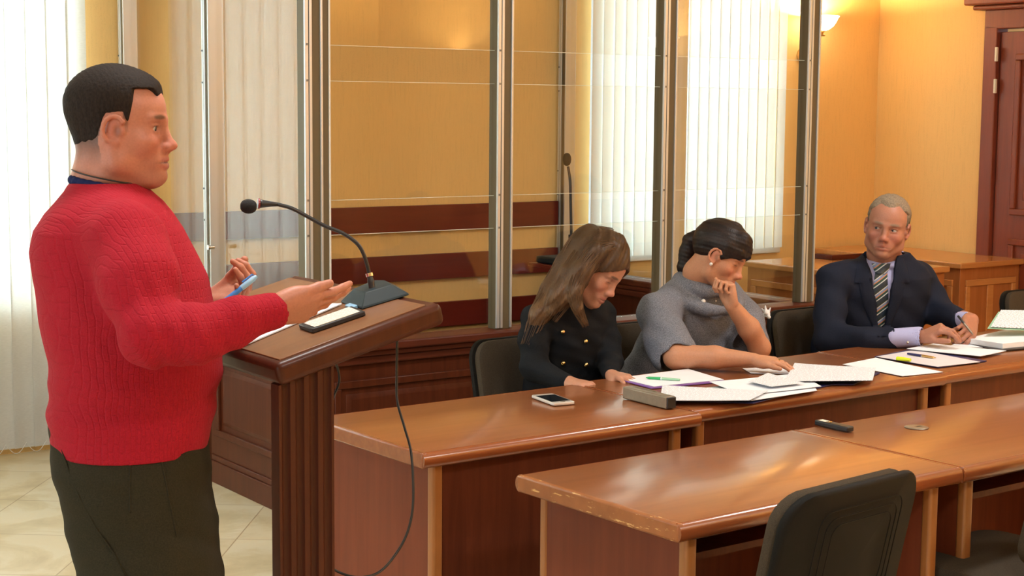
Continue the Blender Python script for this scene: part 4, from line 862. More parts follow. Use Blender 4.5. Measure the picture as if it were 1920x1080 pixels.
    def color(s, base, lip, blush, brow=None, stub=None, hairline=None, browz=0.021, lash=-0.0045):
        base = V(base)
        def f(P):
            q = s.inv(P); c = np.tile(base, (len(P), 1)).astype(float)
            def mixc(m, col, a=1.0): c[:] = c+(V(col)-c)*(np.clip(m*a, 0, 1)[:, None])
            fr = (q[:, 0] > 0.0)
            for y in (-1, 1):
                mixc(blob(q, (0.075, y*0.040, -0.032), (0.03, 0.026, 0.024))*fr, blush, 0.55)
                mixc(blob(q, (-0.006+EX, y*0.080, -0.002+EZ), (0.022, 0.014, 0.034)), blush, 0.5)
            for y in (-1, 1): mixc(blob(q, (0.003+EX, y*0.079, -0.003+EZ), (0.0075, 0.012, 0.0115), 4), tuple(x*0.45 for x in base), 0.6)  # darker skin in the ear bowl stands in for its shade
            mixc(blob(q, (0.11, 0, -0.038), (0.016, 0.018, 0.016)), blush, 0.6)
            if stub is not None: mixc(blob(q, (0.06, 0, -0.095), (0.05, 0.06, 0.040), 4)*(q[:, 2] < -0.045), stub[0], stub[1])
            for cc, rr in (((0.095, 0, -0.0640), (0.016, 0.029, 0.0055)), ((0.093, 0, -0.0775), (0.016, 0.025, 0.0062))): mixc(blob(q, cc, rr, 4)*fr, lip, 0.85)
            mixc(blob(q, (0.094, 0, -0.0699), (0.018, 0.031, 0.0017), 4)*fr, tuple(0.25*x for x in lip), 0.8)
            for y in (-1, 1):
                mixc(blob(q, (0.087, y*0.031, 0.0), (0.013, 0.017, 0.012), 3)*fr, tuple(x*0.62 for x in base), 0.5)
                mixc(blob(q, (0.082, y*0.033, lash), (0.016, 0.0150, 0.0013), 4)*fr, (0.03, 0.015, 0.012), 0.85)
                if brow is not None:
                    mixc(np.clip(1.3*blob(q, (0.086, y*0.030, browz), (0.03, 0.019, 0.0048), 4), 0, 1)*fr, brow, 0.85)
            if hairline is not None: hc, z0, z1, am = hairline; mixc(np.clip((q[:, 2]-z0-np.clip(q[:, 0]+0.02, 0, 0.1)*1.1)/(z1-z0), 0, 1)*(q[:, 0] < 0.035)*(np.abs(q[:, 1]) < 0.0740), hc, am)
            return c
        return f
    def eyes(s, parent, gaze=(1, 0, 0), open_=True):
        for y in (-1, 1):
            c = s.L(0.0712, y*0.031, -0.0015); g = nrm(s.M @ nrm(gaze))
            e = Shape(); 
            t = bpy.data.meshes.new('eye'); bm = B(); bmesh.ops.create_uvsphere(bm, u_segments=20, v_segments=12, radius=0.0130*s.s); bmesh.ops.translate(bm, verts=bm.verts, vec=Vector(c)-parent.location); bm.to_mesh(t); bm.free()
            o = link_mesh('eye', t, 'eye_white', parent, True)
            bm = B(); Mx = Matrix.Translation(Vector(c+g*0.0097*s.s)-parent.location) @ Vector(g).to_track_quat('Z', 'Y').to_matrix().to_4x4(); lathe(bm, [(0.0001, 0.0036*s.s), (0.003*s.s, 0.0034*s.s), (0.0058*s.s, 0.0024*s.s), (0.0062*s.s, 0.0012*s.s), (0.0001, 0.0)], 18, Mx); obj('iris', bm, 'eye_dark', o, smooth=True)
def smooth(x, a, b): x = np.clip((x-a)/(b-a), 0, 1); return x*x*(3-2*x)
def scalp(s, name, parent, mask, thick, col, mat='hair_short', h=0.003, extra=None, groove=None, neck=None):
    S = Shape(); s.build(S, ears=False)
    if extra: extra(S)
    def dp(P):
        q = s.inv(P); m = mask(q); o = -0.006+(thick(q)+0.006)*m
        if groove is not None: o = o+groove(P)*np.clip(m, 0, 1)
        return o
    S.el(s.L(-0.02, 0, 0.04), (0.16, 0.16, 0.16), 0.01, op=2)
    return surface(name, S, h, mat, parent, col, disp=dp)
def march(S, x, y, org, disp=None, off=0.0, t0=2.4):
    d = V(ray(x, y)); t = t0; p = None
    for _ in range(120):
        p = d*t+V(0, 0, CAMH); v_ = evaluate(p[None, None, :], S.p, p[None, :], 0.6)[0, 0]-(disp(p[None, :])[0] if disp else 0)-off
        if v_ < 0.0004: break
        t += max(v_*0.7, 0.0004)
    return Vector(p)-org
def strip(S, rows, th, mat, name, parent, n=6, disp=None, t0=5.0, steps=3):
    rr = []
    for (y0, a0, b0), (y1, a1, b1) in zip(rows, rows[1:]):
        for q in range(steps): f_ = q/steps; rr.append((y0+(y1-y0)*f_, a0+(a1-a0)*f_, b0+(b1-b0)*f_))
    rr.append(rows[-1]); bm = B(); g = []
    for y, a, b in rr:
        row = [march(S, a+(b-a)*i/n, y, parent.location, disp, 0.0, t0) for i in range(n+1)]; v_ = -Vector(ray((a+b)/2, y)).normalized()
        g.append([p+v_*th*(1-0.55*abs(2*i/n-1)**4) for i, p in enumerate(row)]+[p-v_*0.004 for p in row[::-1]])
    rings(bm, g); return obj(name, bm, mat, parent, smooth='auto')
def hand(S, wrist, f, n, thumbside, sc=1.0, curl=(20, 25, 20), spread=6.0, wr=0.026, thumb=(0.55, 0.35), curls=None, k=0.006, tip=None):
    """wrist point, finger direction f, palm normal n (the way the palm looks), thumbside: +1 if the thumb lies towards cross(f, n)"""
    f = nrm(f); n = nrm(V(n)-f*(V(n) @ f)); t = np.cross(f, n)*thumbside; W = V(wrist); tips = []
    mp = []
    for i, (lat, fo, ln, r) in enumerate(((0.030, 0.088, (0.040, 0.025, 0.019), 0.0088), (0.010, 0.092, (0.045, 0.028, 0.020), 0.0090), (-0.010, 0.088, (0.041, 0.026, 0.019), 0.0086), (-0.029, 0.080, (0.032, 0.020, 0.017), 0.0076))):
        a = W+t*lat*0.55*sc+f*0.012*sc; m = W+t*lat*sc+f*fo*sc-n*0.002*sc; S.rc(a, m, 0.0135*sc, 0.0112*sc, 0.014, flat=n, fs=1.0); mp.append(m)
        an = 0; p = m; sp = math.radians(spread*(1.5-i)); d0 = nrm(f*math.cos(sp)+t*math.sin(sp)); cu = curls[i] if curls else curl
        for q, (L_, c) in enumerate(zip(ln, cu)):
            an += math.radians(c); d = d0*math.cos(an)+n*math.sin(an); p2 = p+d*L_*sc; r0 = r*(1-0.07*q)*sc; r1 = r*(1-0.07*(q+1)-(0.08 if q == 2 else 0))*sc
            S.rc(p, p2, r0*1.04, r1, 0.004 if q else k); p = p2
        tips.append((p, d, nrm(np.cross(np.cross(d, n), d))))
    S.el(W+f*0.048*sc+n*0.004*sc, (0.046*sc, 0.036*sc, 0.014*sc), 0.014, np.stack([f, t, n], 1))
    S.el(W+f*0.034*sc+t*0.026*sc+n*0.010*sc, (0.032*sc, 0.015*sc, 0.015*sc), 0.014, np.stack([nrm(f*0.8+t*0.5), nrm(t*0.8-f*0.5), n], 1))    # ball of the thumb
    S.el(W+f*0.034*sc-t*0.026*sc+n*0.007*sc, (0.034*sc, 0.013*sc, 0.013*sc), 0.014, np.stack([f, t, n], 1))
    p = W+f*0.022*sc+t*0.022*sc+n*0.006*sc; ta, tn = thumb; d = nrm(f*math.cos(ta)+t*math.sin(ta)+n*tn)
    p1 = p+d*0.044*sc; S.rc(p, p1, 0.0145*sc, 0.0112*sc, 0.010); d2 = nrm(d+f*0.25-t*0.1+n*0.10); p2 = p1+d2*0.031*sc; S.rc(p1, p2, 0.0112*sc, 0.0098*sc, 0.004); d3 = nrm(d2+f*0.12); p3 = p2+d3*0.024*sc; S.rc(p2, p3, 0.0101*sc, 0.0082*sc, 0.004)
    tips.append((p3, d3, nrm(np.cross(d3, f)*1.0)))
    return mp, tips
def bead(name, c, r, mat, parent, sc=(1, 1, 1)):
    bm = B(); bmesh.ops.create_uvsphere(bm, u_segments=16, v_segments=10, radius=r); bmesh.ops.scale(bm, verts=bm.verts, vec=sc); bmesh.ops.translate(bm, verts=bm.verts, vec=Vector(c)-parent.location); return obj(name, bm, mat, parent, smooth=True)
def A(x, y, d): return V(at(x, y, d))
def waves(P, dirv, f, amp, ph=0.0, warp=18.0): return amp*np.sin((P @ V(dirv))*f+ph+1.2*np.sin(P @ V(warp, -warp*0.7, warp*0.4)))
# ------------------------------------------------------------ the standing man in red
D1 = 3.22; PM = FPX/D1
root = thing('person', 'man in a red knitted sweater and olive trousers standing and speaking at the lectern', 'person', (A(235, 400, D1)[0], A(235, 400, D1)[1], 0))
hd = Head(A(220, 236, D1), (1, 0.03, -0.03), (0.03, 0, 1), 1.0, jaw=1.10, fat=0.004, mouth=0.002)
Sb = Shape(); hd.build(Sb)
neckb = A(186, 385, D1+0.01)
hd.rc(Sb, (-0.022, 0, -0.02), (-0.026, 0, -0.14), 0.055, 0.062, 0.03); hd.rc(Sb, (0.0, 0, -0.08), (-0.022, 0, -0.16), 0.048, 0.060, 0.03); hd.el(Sb, (0.045, 0, -0.105), (0.035, 0.036, 0.016), 0.02)
hips = A(255, 850, D1)
Sb.rc(hd.L(-0.026, 0, -0.12), neckb, 0.058, 0.062, 0.03); Sb.rc(neckb+V(0.03, 0, -0.14), hips, 0.08, 0.06, 0.05)
shR, elR, wrR = A(222, 456, 3.13), A(282, 640, 2.93), A(508, 585, 3.03)        # near arm
shL, elL, wrL = A(240, 440, 3.42), A(300, 600, 3.44), A(392, 566, 3.36)
Sb.chain([neckb+V(0, 0, -0.04), shR, elR, wrR], [0.04, 0.036, 0.036, 0.028], 0.012); Sb.chain([neckb+V(0, 0, -0.04), shL, elL, wrL], [0.05, 0.045, 0.038, 0.027], 0.02)
fR = nrm(A(628, 566, 3.12)-wrR)
_, tipsR = hand(Sb, wrR, fR, (-0.05, 0.80, 0.60), 1, 1.0, curls=((2, 10, 6), (6, 12, 8), (12, 16, 10), (18, 20, 12)), spread=3, thumb=(0.40, -0.05))
fL = nrm(A(470, 548, 3.30)-wrL)
_, tipsL = hand(Sb, wrL, fL, (0.25, -0.55, 0.75), -1, 0.97, curls=((40, 55, 30), (45, 50, 25), (35, 40, 20), (22, 28, 16)), spread=5, thumb=(0.5, 0.55))
for i_, (hx_, dy) in enumerate(((0.0, -0.10), (0.0, 0.10))):
    Sb.chain([hips+V(0.0, dy*0.5, 0), V(hips[0]+0.02, hips[1]+dy*1.0, 0.50), V(hips[0]-0.0, hips[1]+dy*1.0, 0.08)], [0.05, 0.045, 0.035], 0.02)
SK1 = (0.50, 0.20, 0.128)
hd.open_eyes(Sb, 0.0036)
body = surface('body', Sb, 0.0028, 'skin', root, hd.color(SK1, (0.46, 0.13, 0.10), (0.50, 0.13, 0.085), (0.07, 0.04, 0.025), ((0.30, 0.15, 0.10), 0.30), ((0.075, 0.045, 0.035), -0.080, -0.030, 0.85), lash=0.003))
hd.eyes(root, (1, -0.05, -0.12))
for (p, d, n_) in tipsR[:2]+tipsR[4:]:
    pass
# cropped hair
def mask1(q):
    x, y, z = q[..., 0], np.abs(q[..., 1]), q[..., 2]
    front = 0.088-0.10*np.clip(y-0.03, 0, 1)-1.9*np.clip(0.064-z, 0, 0.02)                    # hairline over the forehead
    side = np.where(z > 0.052+0.024*smooth(y, 0.018, 0.042), front, 0.046-0.12*np.clip(0.05-z, 0, 1))                   # temple and sideburn
    m = smooth(side-x, -0.003, 0.006); nape = -0.040+0.0*x; nape = np.where(x > -0.03, 0.030, -0.036); nape = np.interp(x, [-0.08, -0.025, -0.008, 0.026, 0.032, 0.05], [-0.056, -0.042, 0.012, 0.018, -0.004, 0.000])
    return m*smooth(z-nape, -0.004, 0.022)
def th1(q): return 0.0008+0.0062*smooth(q[..., 2], 0.0, 0.09)+0.002*smooth(q[..., 0], 0.03, 0.08)
scalp(hd, 'hair', root, mask1, th1, lambda P: np.tile(V(0.026, 0.017, 0.013), (len(P), 1)), groove=lambda P: waves(P, (40, 25, 9), 14, 0.0005), extra=lambda S: hd.rc(S, (-0.022, 0, -0.02), (-0.026, 0, -0.14), 0.055, 0.062, 0.03))
# sweater
def rowpx(y, xl, xr, ry, d=D1, dy=0.0, shrink=1.0):
    a, b = A(xl, y, d), A(xr, y, d); return ((a[2]+b[2])/2, (a[0]+b[0])/2, (a[1]+b[1])/2+dy, (b[0]-a[0])/2*shrink, ry)
rows = [rowpx(838, 106, 386, 0.172), rowpx(815, 99, 392, 0.175), rowpx(770, 95, 401, 0.18), rowpx(700, 99, 414, 0.188), rowpx(640, 90, 413, 0.195), rowpx(580, 80, 402, 0.20), rowpx(520, 67, 385, 0.188), rowpx(470, 63, 362, 0.182), rowpx(430, 70, 342, 0.182), rowpx(400, 88, 322, 0.168), rowpx(378, 108, 304, 0.145), rowpx(358, 124, 282, 0.11), rowpx(342, 132, 262, 0.09)]
Ss = Shape(); Ss.stack(rows, 0.01, 0.10, 2.1)
sk = 0.055
Ss.chain([A(214, 418, 3.10), A(238, 452, 3.045), A(262, 530, 2.985), A(283, 630, 2.94)], [0.052, 0.062, 0.064, 0.056], sk); Ss.chain([A(283, 630, 2.93), A(360, 626, 2.955), A(440, 604, 2.99), A(498, 589, 3.025)], [0.057, 0.054, 0.043, 0.034], 0.025)
Ss.rc(A(486, 592, 3.02), A(511, 585, 3.032), 0.036, 0.0345, 0.008)
Ss.chain([A(215, 428, 3.36), A(240, 450, 3.42), A(300, 600, 3.44), A(385, 570, 3.37)], [0.065, 0.072, 0.058, 0.036], 0.03)
Ss.rc(A(505, 586, 3.03), A(545, 577, 3.045), 0.0275, 0.0275, 0.004, -1); Ss.rc(A(378, 571, 3.365), A(410, 562, 3.35), 0.028, 0.028, 0.004, -1)
Ss.rc(A(200, 330, D1), A(190, 352, D1), 0.062, 0.064, 0.006, -1)
cl = A(300, 640, 2.93)
def fold1(P):
    z = P[..., 2]; o = 0
    e = np.exp(-((P-cl)**2).sum(-1)/0.018); o = o+e*waves(P, (0.9, 0.1, 0.5), 150, 0.0022)
    lo_ = np.exp(-((z-1.12)/0.07)**2); o = o+lo_*waves(P, (0.25, 0.15, 1), 85, 0.0032, 1.0, 9)
    mid = np.exp(-((z-1.30)/0.16)**2); o = o+mid*waves(P, (0.6, 0.1, 1), 42, 0.0026, 2.0, 7)
    return o
surface('sweater', Ss, 0.0035, 'red_knit', root, disp=fold1)
Sc = Shape(); Sc.stack([(A(0, 352, D1)[2], A(193, 0, D1)[0], D1*1.0-0.01, 0.069, 0.070), (A(0, 336, D1)[2], A(196, 0, D1)[0], D1-0.01, 0.0665, 0.067)], 0.005, 0.1, 2.0)
cA, cB = A(140, 336, D1), A(262, 356, D1)
Sc = Shape(); ring = [V((cA+cB)/2+V(0.067*math.cos(a), 0.069*math.sin(a), 0)+V(0, 0, -0.011*math.cos(a)-0.001)) for a in [k*math.pi/12 for k in range(25)]]
Sc.chain(ring, [0.0085]*25, 0.006); surface('tee_collar', Sc, 0.0025, 'navy_cotton', root)
bm = B(); tube(bm, [Vector((cA+cB)/2+V(0.0665*math.cos(a), 0.066*math.sin(a), 0.016-0.014*math.cos(a)))-root.location for a in [k*math.pi/16 for k in range(33)]], 0.0016, 6)
tube(bm, [Vector(A(142, 328, D1))-root.location, Vector(A(137, 322, D1))-root.location, Vector(A(135, 317, D1))-root.location], 0.0022, 6); obj('neck_cord', bm, 'cable_black', root, smooth=True)
# trousers
St = Shape()
St.stack([rowpx(1090, 152, 418, 0.150), rowpx(1000, 134, 408, 0.165), rowpx(930, 118, 398, 0.172), rowpx(870, 104, 391, 0.172), rowpx(820, 98, 386, 0.165), rowpx(775, 97, 384, 0.155)], 0.02, 0.1, 2.2)
kz = 0.52; foot = 0.09
for dy, xs in ((-0.095, 0.0), (0.095, -0.05)):
    Pa = A(292, 1085, D1)+V(xs*1.2, dy*0.8, 0); kn = V(A(305+xs*300, 1300, D1)[0]+0.02, Pa[1]+dy*0.2, 0.50); an_ = V(kn[0]-0.03, kn[1], 0.07)
    St.rc(Pa, kn, 0.098, 0.078, 0.06); St.rc(kn, an_, 0.076, 0.062, 0.02)
def fold2(P): z = P[..., 2]; return waves(P, (0.7, 0.2, 1), 60, 0.0022, 0, 6)+waves(P, (0.1, 0.5, 1), 120, 0.0008, 2, 10)
surface('trousers', St, 0.004, 'olive_twill', root, disp=fold2)
def on_trouser(x, y):                     # a point just outside the near side of the trousers
    return None
# seams, pocket and rivet follow the near side of the trousers
def near(x, y, off=0.0):
    # march the pixel ray onto the trouser field
    d = ray(x, y); t = 2.6
    for _ in range(60):
        p = V(d)*t+V(0, 0, CAMH); v_ = evaluate(p[None, None, :], St.p, p[None, :], 0.5)[0, 0]-fold2(p[None, :])[0]
        if v_ < 0.0004: break
        t += max(v_*0.7, 0.0004)
    return Vector(p)-root.location
def seam(pts, r, mat='olive_twill', nm='seam'):
    bm = B(); tube(bm, [near(*q) for q in pts], r, 6); return obj(nm, bm, mat, root, smooth=True)
seam([(244, 850+k*8) for k in range(15)], 0.0016); seam([(300+k*2.4, 850+k*12) for k in range(14)], 0.0016)
seam([(110, 806), (130, 814), (160, 818), (200, 832), (240, 846), (300, 852), (345, 852), (378, 846)], 0.0015, nm='waistband_seam'); seam([(128, 845), (165, 850), (205, 850), (242, 858)], 0.0013, nm='pocket_seam'); seam([(112, 800), (111, 825), (118, 850), (128, 880), (150, 935), (180, 990), (215, 1040), (240, 1085)], 0.0018, nm='back_seam')
bead('rivet', near(304, 861)+root.location, 0.0048, 'chrome', root, (1, 0.5, 1))
for dy, xs in ((-0.11, 0.0), (0.11, -0.05)):
    Sf = Shape(); ax_ = A(300+xs*300, 1300, D1)[0]-0.01; yy = root.location.y+dy*1.1
    Sf.rc((ax_-0.04, yy, 0.045), (ax_+0.16, yy+0.02, 0.032), 0.044, 0.032, 0.03); Sf.rc((ax_, yy, 0.07), (ax_, yy, 0.10), 0.045, 0.042, 0.02); Sf.add(lambda P: 0.004-P[..., 2], (ax_, yy, 0), 0.4, 0.003, 2); surface('shoe', Sf, 0.006, 'leather_shoe', root)
# the pen held in the far hand
pa, pb = A(416, 569, 3.24), A(481, 518, 3.27)
t = thing('pen', 'blue pen held upright in the far hand of the man in red', 'pen', pa); q = Vector(pb-pa)
bm = B(); tube(bm, [q*f_ for f_ in (0, 0.04, 0.1, 0.5, 0.62)], [0.002, 0.0048, 0.0056, 0.0056, 0.005], 12); obj('barrel', bm, 'blue_plastic', t, smooth='auto')
bm = B(); tube(bm, [q*f_ for f_ in (0.55, 0.6, 0.9, 1.0)], [0.0052, 0.0062, 0.006, 0.0035], 12); obj('cap', bm, 'blue_light', t, smooth='auto')
bm = B(); e1 = q.cross(Vector((0, 1, 0))).normalized()*0.0085; tube(bm, [q*0.66+e1, q*0.95+e1, q*0.97+e1*0.3], 0.0018, 6); obj('clip', bm, 'blue_plastic', t, smooth='auto')

# ------------------------------------------------------------ the woman in black
def legs(S, hip, side, fwd, r=(0.085, 0.06, 0.04)):
    for q in (-1, 1):
        a = hip+side*0.09*q; k = a+fwd*0.42+V(0, 0, -0.02); f_ = V(k[0], k[1], 0.09)-fwd*0.04; S.chain([a, k, f_], r, 0.03)
        S.rc(f_+V(0, 0, -0.03), f_+fwd*0.14+V(0, 0, -0.055), 0.038, 0.028, 0.02)
UX, FW = V(DK(1, 0)), V(DK(0, -1))
D2 = 5.85
root = thing('person', 'woman with long brown hair in a black buttoned dress looking down at her lap', 'person', (A(1065, 600, 5.95)[0], A(1065, 600, 5.95)[1], 0))
hd = Head(A(1117, 500, D2-0.05), (0.70, -0.40, -0.60), (0.52, -0.10, 0.85), 1.04, jaw=0.92, nose=0.75, lid=0.006)
Sb = Shape(); hd.build(Sb); nk = A(1085, 575, 5.86)
hd.rc(Sb, (-0.02, 0, -0.04), (-0.035, 0, -0.09), 0.046, 0.047, 0.03); Sb.rc(hd.L(-0.03, 0, -0.08), nk, 0.048, 0.056, 0.03); hp = A(1062, 800, 6.02)
Sb.rc(nk+V(-0.02, 0.02, -0.12), hp, 0.05, 0.06, 0.04)
sR, eR, wR = A(1008, 600, 5.80), A(1002, 690, 5.72), A(1068, 717, 5.58); sL, eL, wL = A(1125, 592, 5.97), A(1143, 675, 5.92), A(1146, 704, 5.68)
Sb.chain([nk+V(0, 0, -0.05), sR, eR, wR], [0.05, 0.036, 0.03, 0.022], 0.02); Sb.chain([nk+V(0, 0, -0.05), sL, eL, wL], [0.05, 0.036, 0.03, 0.022], 0.02)
hand(Sb, wR, V(0.75, -0.62, -0.03), (0, 0, -1), 1, 0.86, curl=(20, 30, 20)); hand(Sb, wL, V(0.55, -0.80, 0.02), (0, 0, -1), -1, 0.86, curl=(18, 25, 18))
legs(Sb, hp+V(0, 0, 0.0), UX, FW, (0.06, 0.05, 0.035))
SK2 = (0.56, 0.27, 0.17)
surface('body', Sb, 0.003, 'skin', root, hd.color(SK2, (0.50, 0.15, 0.13), (0.56, 0.17, 0.11), (0.10, 0.055, 0.035)))
Sd = Shape()
def rw(y, cx, rx, ry, d): p = A(cx, y, d); return (p[2], p[0], p[1], rx, ry)
Sd.stack([rw(775, 1058, 0.185, 0.15, 6.02), rw(735, 1060, 0.172, 0.135, 6.0), rw(690, 1062, 0.158, 0.125, 5.97), rw(640, 1064, 0.165, 0.128, 5.93), rw(610, 1066, 0.172, 0.122, 5.91), rw(585, 1070, 0.160, 0.105, 5.89), rw(568, 1076, 0.120, 0.085, 5.87), rw(556, 1084, 0.075, 0.068, 5.86)], 0.01, BZ, 2.2)
Sd.chain([A(1030, 585, 5.86), sR, A(1001, 640, 5.76), eR, A(1060, 716, 5.60)], [0.055, 0.056, 0.052, 0.046, 0.034], 0.03)
Sd.chain([A(1110, 583, 5.95), sL, A(1136, 640, 5.94), eL, A(1145, 700, 5.71)], [0.055, 0.054, 0.050, 0.046, 0.034], 0.03)
for q in (-1, 1): Sd.rc(hp+UX*0.08*q+V(0, 0, 0.04), hp+UX*0.09*q+FW*0.40+V(0, 0, 0.03), 0.105, 0.09, 0.04)
Sd.rc(hd.L(-0.03, 0, -0.08), nk+V(0, 0, 0.01), 0.050, 0.060, 0.004, -1)
fd = lambda P: waves(P, (0.7, 0.3, 0.8), 70, 0.0025, 0, 8)+waves(P, (0.2, 0.3, 1), 130, 0.001, 1, 9)
surface('dress', Sd, 0.004, 'black_wool', root, disp=fd)
for x, y in ((1055, 622), (1056, 681), (1046, 558), (1098, 640), (1099, 684)):
    p = march(Sd, x, y, root.location, fd, 0, 5.2)+root.location; bead('button', p, 0.0095, 'gold', root, (1, 1, 1))
bead('earring', hd.L(0.014, -0.082, -0.040), 0.006, 'pearl', root); 
# long hair
def fall(S, pts, rs, k=0.03): S.chain([A(*p) for p in pts], rs, k)
Sh = Shape()
def cap(S, hd, g=0.010, cut=True):
    hd.el(S, (-0.010, 0, 0.036), (0.097+g, 0.077+g, 0.085+g), 0.01); hd.el(S, (0.026, 0, 0.036), (0.066+g, 0.068+g, 0.066+g*0.8), 0.02)
cap(Sh, hd, 0.011)
fall(Sh, [(1150, 462, 5.80), (1108, 462, 5.86), (1072, 500, 5.85), (1040, 545, 5.82), (1012, 590, 5.76), (988, 648, 5.74)], [0.05, 0.075, 0.062, 0.050, 0.036, 0.004])
fall(Sh, [(1105, 485, 5.78), (1075, 520, 5.74), (1052, 555, 5.72), (1036, 580, 5.72)], [0.05, 0.055, 0.045, 0.02])
fall(Sh, [(1150, 462, 5.73), (1118, 474, 5.71), (1092, 508, 5.69), (1078, 545, 5.675), (1082, 575, 5.67), (1096, 606, 5.68)], [0.022, 0.034, 0.034, 0.026, 0.016, 0.004], 0.02)
hd.el(Sh, (0.128, -0.01, -0.010), (0.066, 0.092, 0.086), 0.006, -1); hd.el(Sh, (0.085, -0.05, -0.050), (0.064, 0.055, 0.085), 0.006, -1); Sh.el(nk+V(0.08, -0.06, -0.02), (0.07, 0.07, 0.06), 0.01, op=-1) if False else None
def hairdisp(P): return waves(P, (0.80, 0.25, -0.60), 420, 0.0006, 0, 5)+waves(P, (0.80, 0.2, -0.60), 130, 0.0018, 1, 5)
def hc2(P):
    q = np.sin(P @ V(0.80, 0.25, -0.6)*210+1.5*np.sin(P @ V(20, 9, 12)))*0.5+0.5; w_ = smooth(P[:, 2:3], 0.95, 1.25)
    return (V(0.085, 0.040, 0.016)*(1-q[:, None])+V(0.13, 0.066, 0.028)*q[:, None])*(1.5-0.8*w_)
hair_o = surface('hair', Sh, 0.003, 'hair', root, hc2, disp=hairdisp)
def strands(paths, n, seed, mat, sc=0.97, r=0.0013):
    rnd = random.Random(seed); bm = B()
    for _ in range(n):
        pts, rs = paths[rnd.randrange(len(paths))]; a0 = rnd.uniform(0, 6.283); j = rnd.uniform(-0.15, 0.15); P_ = [Vector(A(*p)) for p in pts]; k0 = rnd.choice((0, 0, 1)); out = []
        for i, (p, q_) in enumerate(zip(P_, rs)):
            if i < k0: continue
            tdir = (P_[min(i+1, len(P_)-1)]-P_[max(i-1, 0)]).normalized(); e1 = tdir.cross(Vector((0, 1, 0))).normalized(); e2 = tdir.cross(e1); a = a0+j*i
            out.append(p+(e1*math.cos(a)+e2*math.sin(a))*(q_*sc+0.003)-root.location+Vector((rnd.uniform(-1, 1), 0, rnd.uniform(-1, 1)))*0.003)
        sp_ = spline(out, 5); tube(bm, sp_, [r*(1-0.8*(i/len(sp_))**2) for i in range(len(sp_))], 4)
    o = obj('hair_strands', bm, mat, root, smooth=True); o['kind'] = 'stuff'; return o
strands([([(1145, 452, 5.80), (1108, 458, 5.86), (1072, 500, 5.85), (1040, 545, 5.82), (1012, 590, 5.76), (988, 650, 5.72)], [0.05, 0.072, 0.062, 0.050, 0.036, 0.022]), ([(1130, 470, 5.74), (1100, 485, 5.78), (1075, 520, 5.74), (1052, 555, 5.72), (1028, 596, 5.72)], [0.03, 0.055, 0.055, 0.045, 0.03]), ([(1150, 462, 5.73), (1118, 474, 5.71), (1092, 508, 5.69), (1078, 545, 5.675), (1082, 575, 5.67), (1098, 612, 5.68)], [0.022, 0.034, 0.034, 0.026, 0.018, 0.008])], 150, 5, 'hair_brown')
# ------------------------------------------------------------ the woman in grey
D3 = 6.15
root = thing('person', 'woman with a dark ponytail in a grey tweed top resting her chin on her hand', 'person', (A(1310, 600, 6.3)[0], A(1310, 600, 6.3)[1], 0))
hd = Head(A(1347, 477, D3-0.02), (0.80, -0.36, -0.42), (0.38, 0.02, 0.92), 1.05, jaw=0.92, nose=0.8, lid=0.005)
Sb = Shape(); hd.build(Sb); nk = A(1312, 545, 6.22)
hd.rc(Sb, (-0.02, 0, -0.04), (-0.04, 0, -0.10), 0.046, 0.048, 0.03); Sb.rc(hd.L(-0.03, 0, -0.08), nk, 0.049, 0.058, 0.03); hp = A(1290, 790, 6.42); Sb.rc(nk+V(0, 0, -0.12), hp, 0.06, 0.06, 0.04)
sR, eR, wR = A(1238, 580, 6.10), A(1268, 668, 5.86), A(1412, 674, 5.80); sL, eL, wL = A(1392, 590, 6.34), A(1424, 652, 6.12), A(1372, 572, 5.99)
Sb.chain([nk+V(0, 0, -0.05), sR, eR, A(1340, 670, 5.83), wR], [0.06, 0.050, 0.046, 0.040, 0.024], 0.02); Sb.chain([nk+V(0, 0, -0.05), sL, eL, A(1404, 615, 6.06), wL], [0.06, 0.050, 0.040, 0.040, 0.027], 0.02)
_, t3 = hand(Sb, wR, V(0.96, -0.25, -0.06), (0.0, 0.1, -1), -1, 0.92, curls=((12, 16, 10), (14, 18, 10), (14, 18, 10), (14, 16, 10)), spread=5, thumb=(0.5, 0.0))
hand(Sb, wL, V(-0.22, 0.05, 0.97), (-0.75, -0.50, -0.10), -1, 0.90, curls=((62, 80, 50), (66, 80, 50), (70, 80, 50), (72, 80, 50)), spread=2, thumb=(0.30, 0.10))
legs(Sb, hp+V(0, 0, 0.03), UX, FW, (0.08, 0.055, 0.038))
SK3 = (0.58, 0.27, 0.15)
surface('body', Sb, 0.003, 'skin', root, hd.color(SK3, (0.48, 0.15, 0.12), (0.58, 0.16, 0.10), (0.06, 0.035, 0.025)))
Sd = Shape()
Sd.stack([rw(790, 1285, 0.21, 0.17, 6.42), rw(720, 1288, 0.215, 0.16, 6.38), rw(660, 1295, 0.212, 0.155, 6.34), rw(610, 1303, 0.208, 0.145, 6.30), rw(575, 1308, 0.195, 0.13, 6.27), rw(550, 1312, 0.165, 0.11, 6.24), rw(530, 1316, 0.115, 0.092, 6.22), rw(512, 1322, 0.082, 0.074, 6.20), rw(500, 1324, 0.078, 0.070, 6.19)], 0.01, BZ, 2.2)
Sd.chain([A(1268, 558, 6.18), A(1236, 590, 6.08), A(1250, 640, 5.96), A(1262, 662, 5.90)], [0.070, 0.078, 0.082, 0.088], 0.035)
Sd.chain([A(1360, 555, 6.32), A(1394, 600, 6.33), A(1405, 640, 6.24)], [0.07, 0.078, 0.078], 0.035)
Sd.rc(A(1200, 700, 6.2), A(1225, 640, 6.15), 0.075, 0.06, 0.03)
Sd.rc(A(1262, 655, 5.91), A(1285, 690, 5.84), 0.070, 0.078, 0.006, -1); Sd.rc(A(1406, 650, 6.2), A(1425, 690, 6.12), 0.062, 0.07, 0.006, -1)
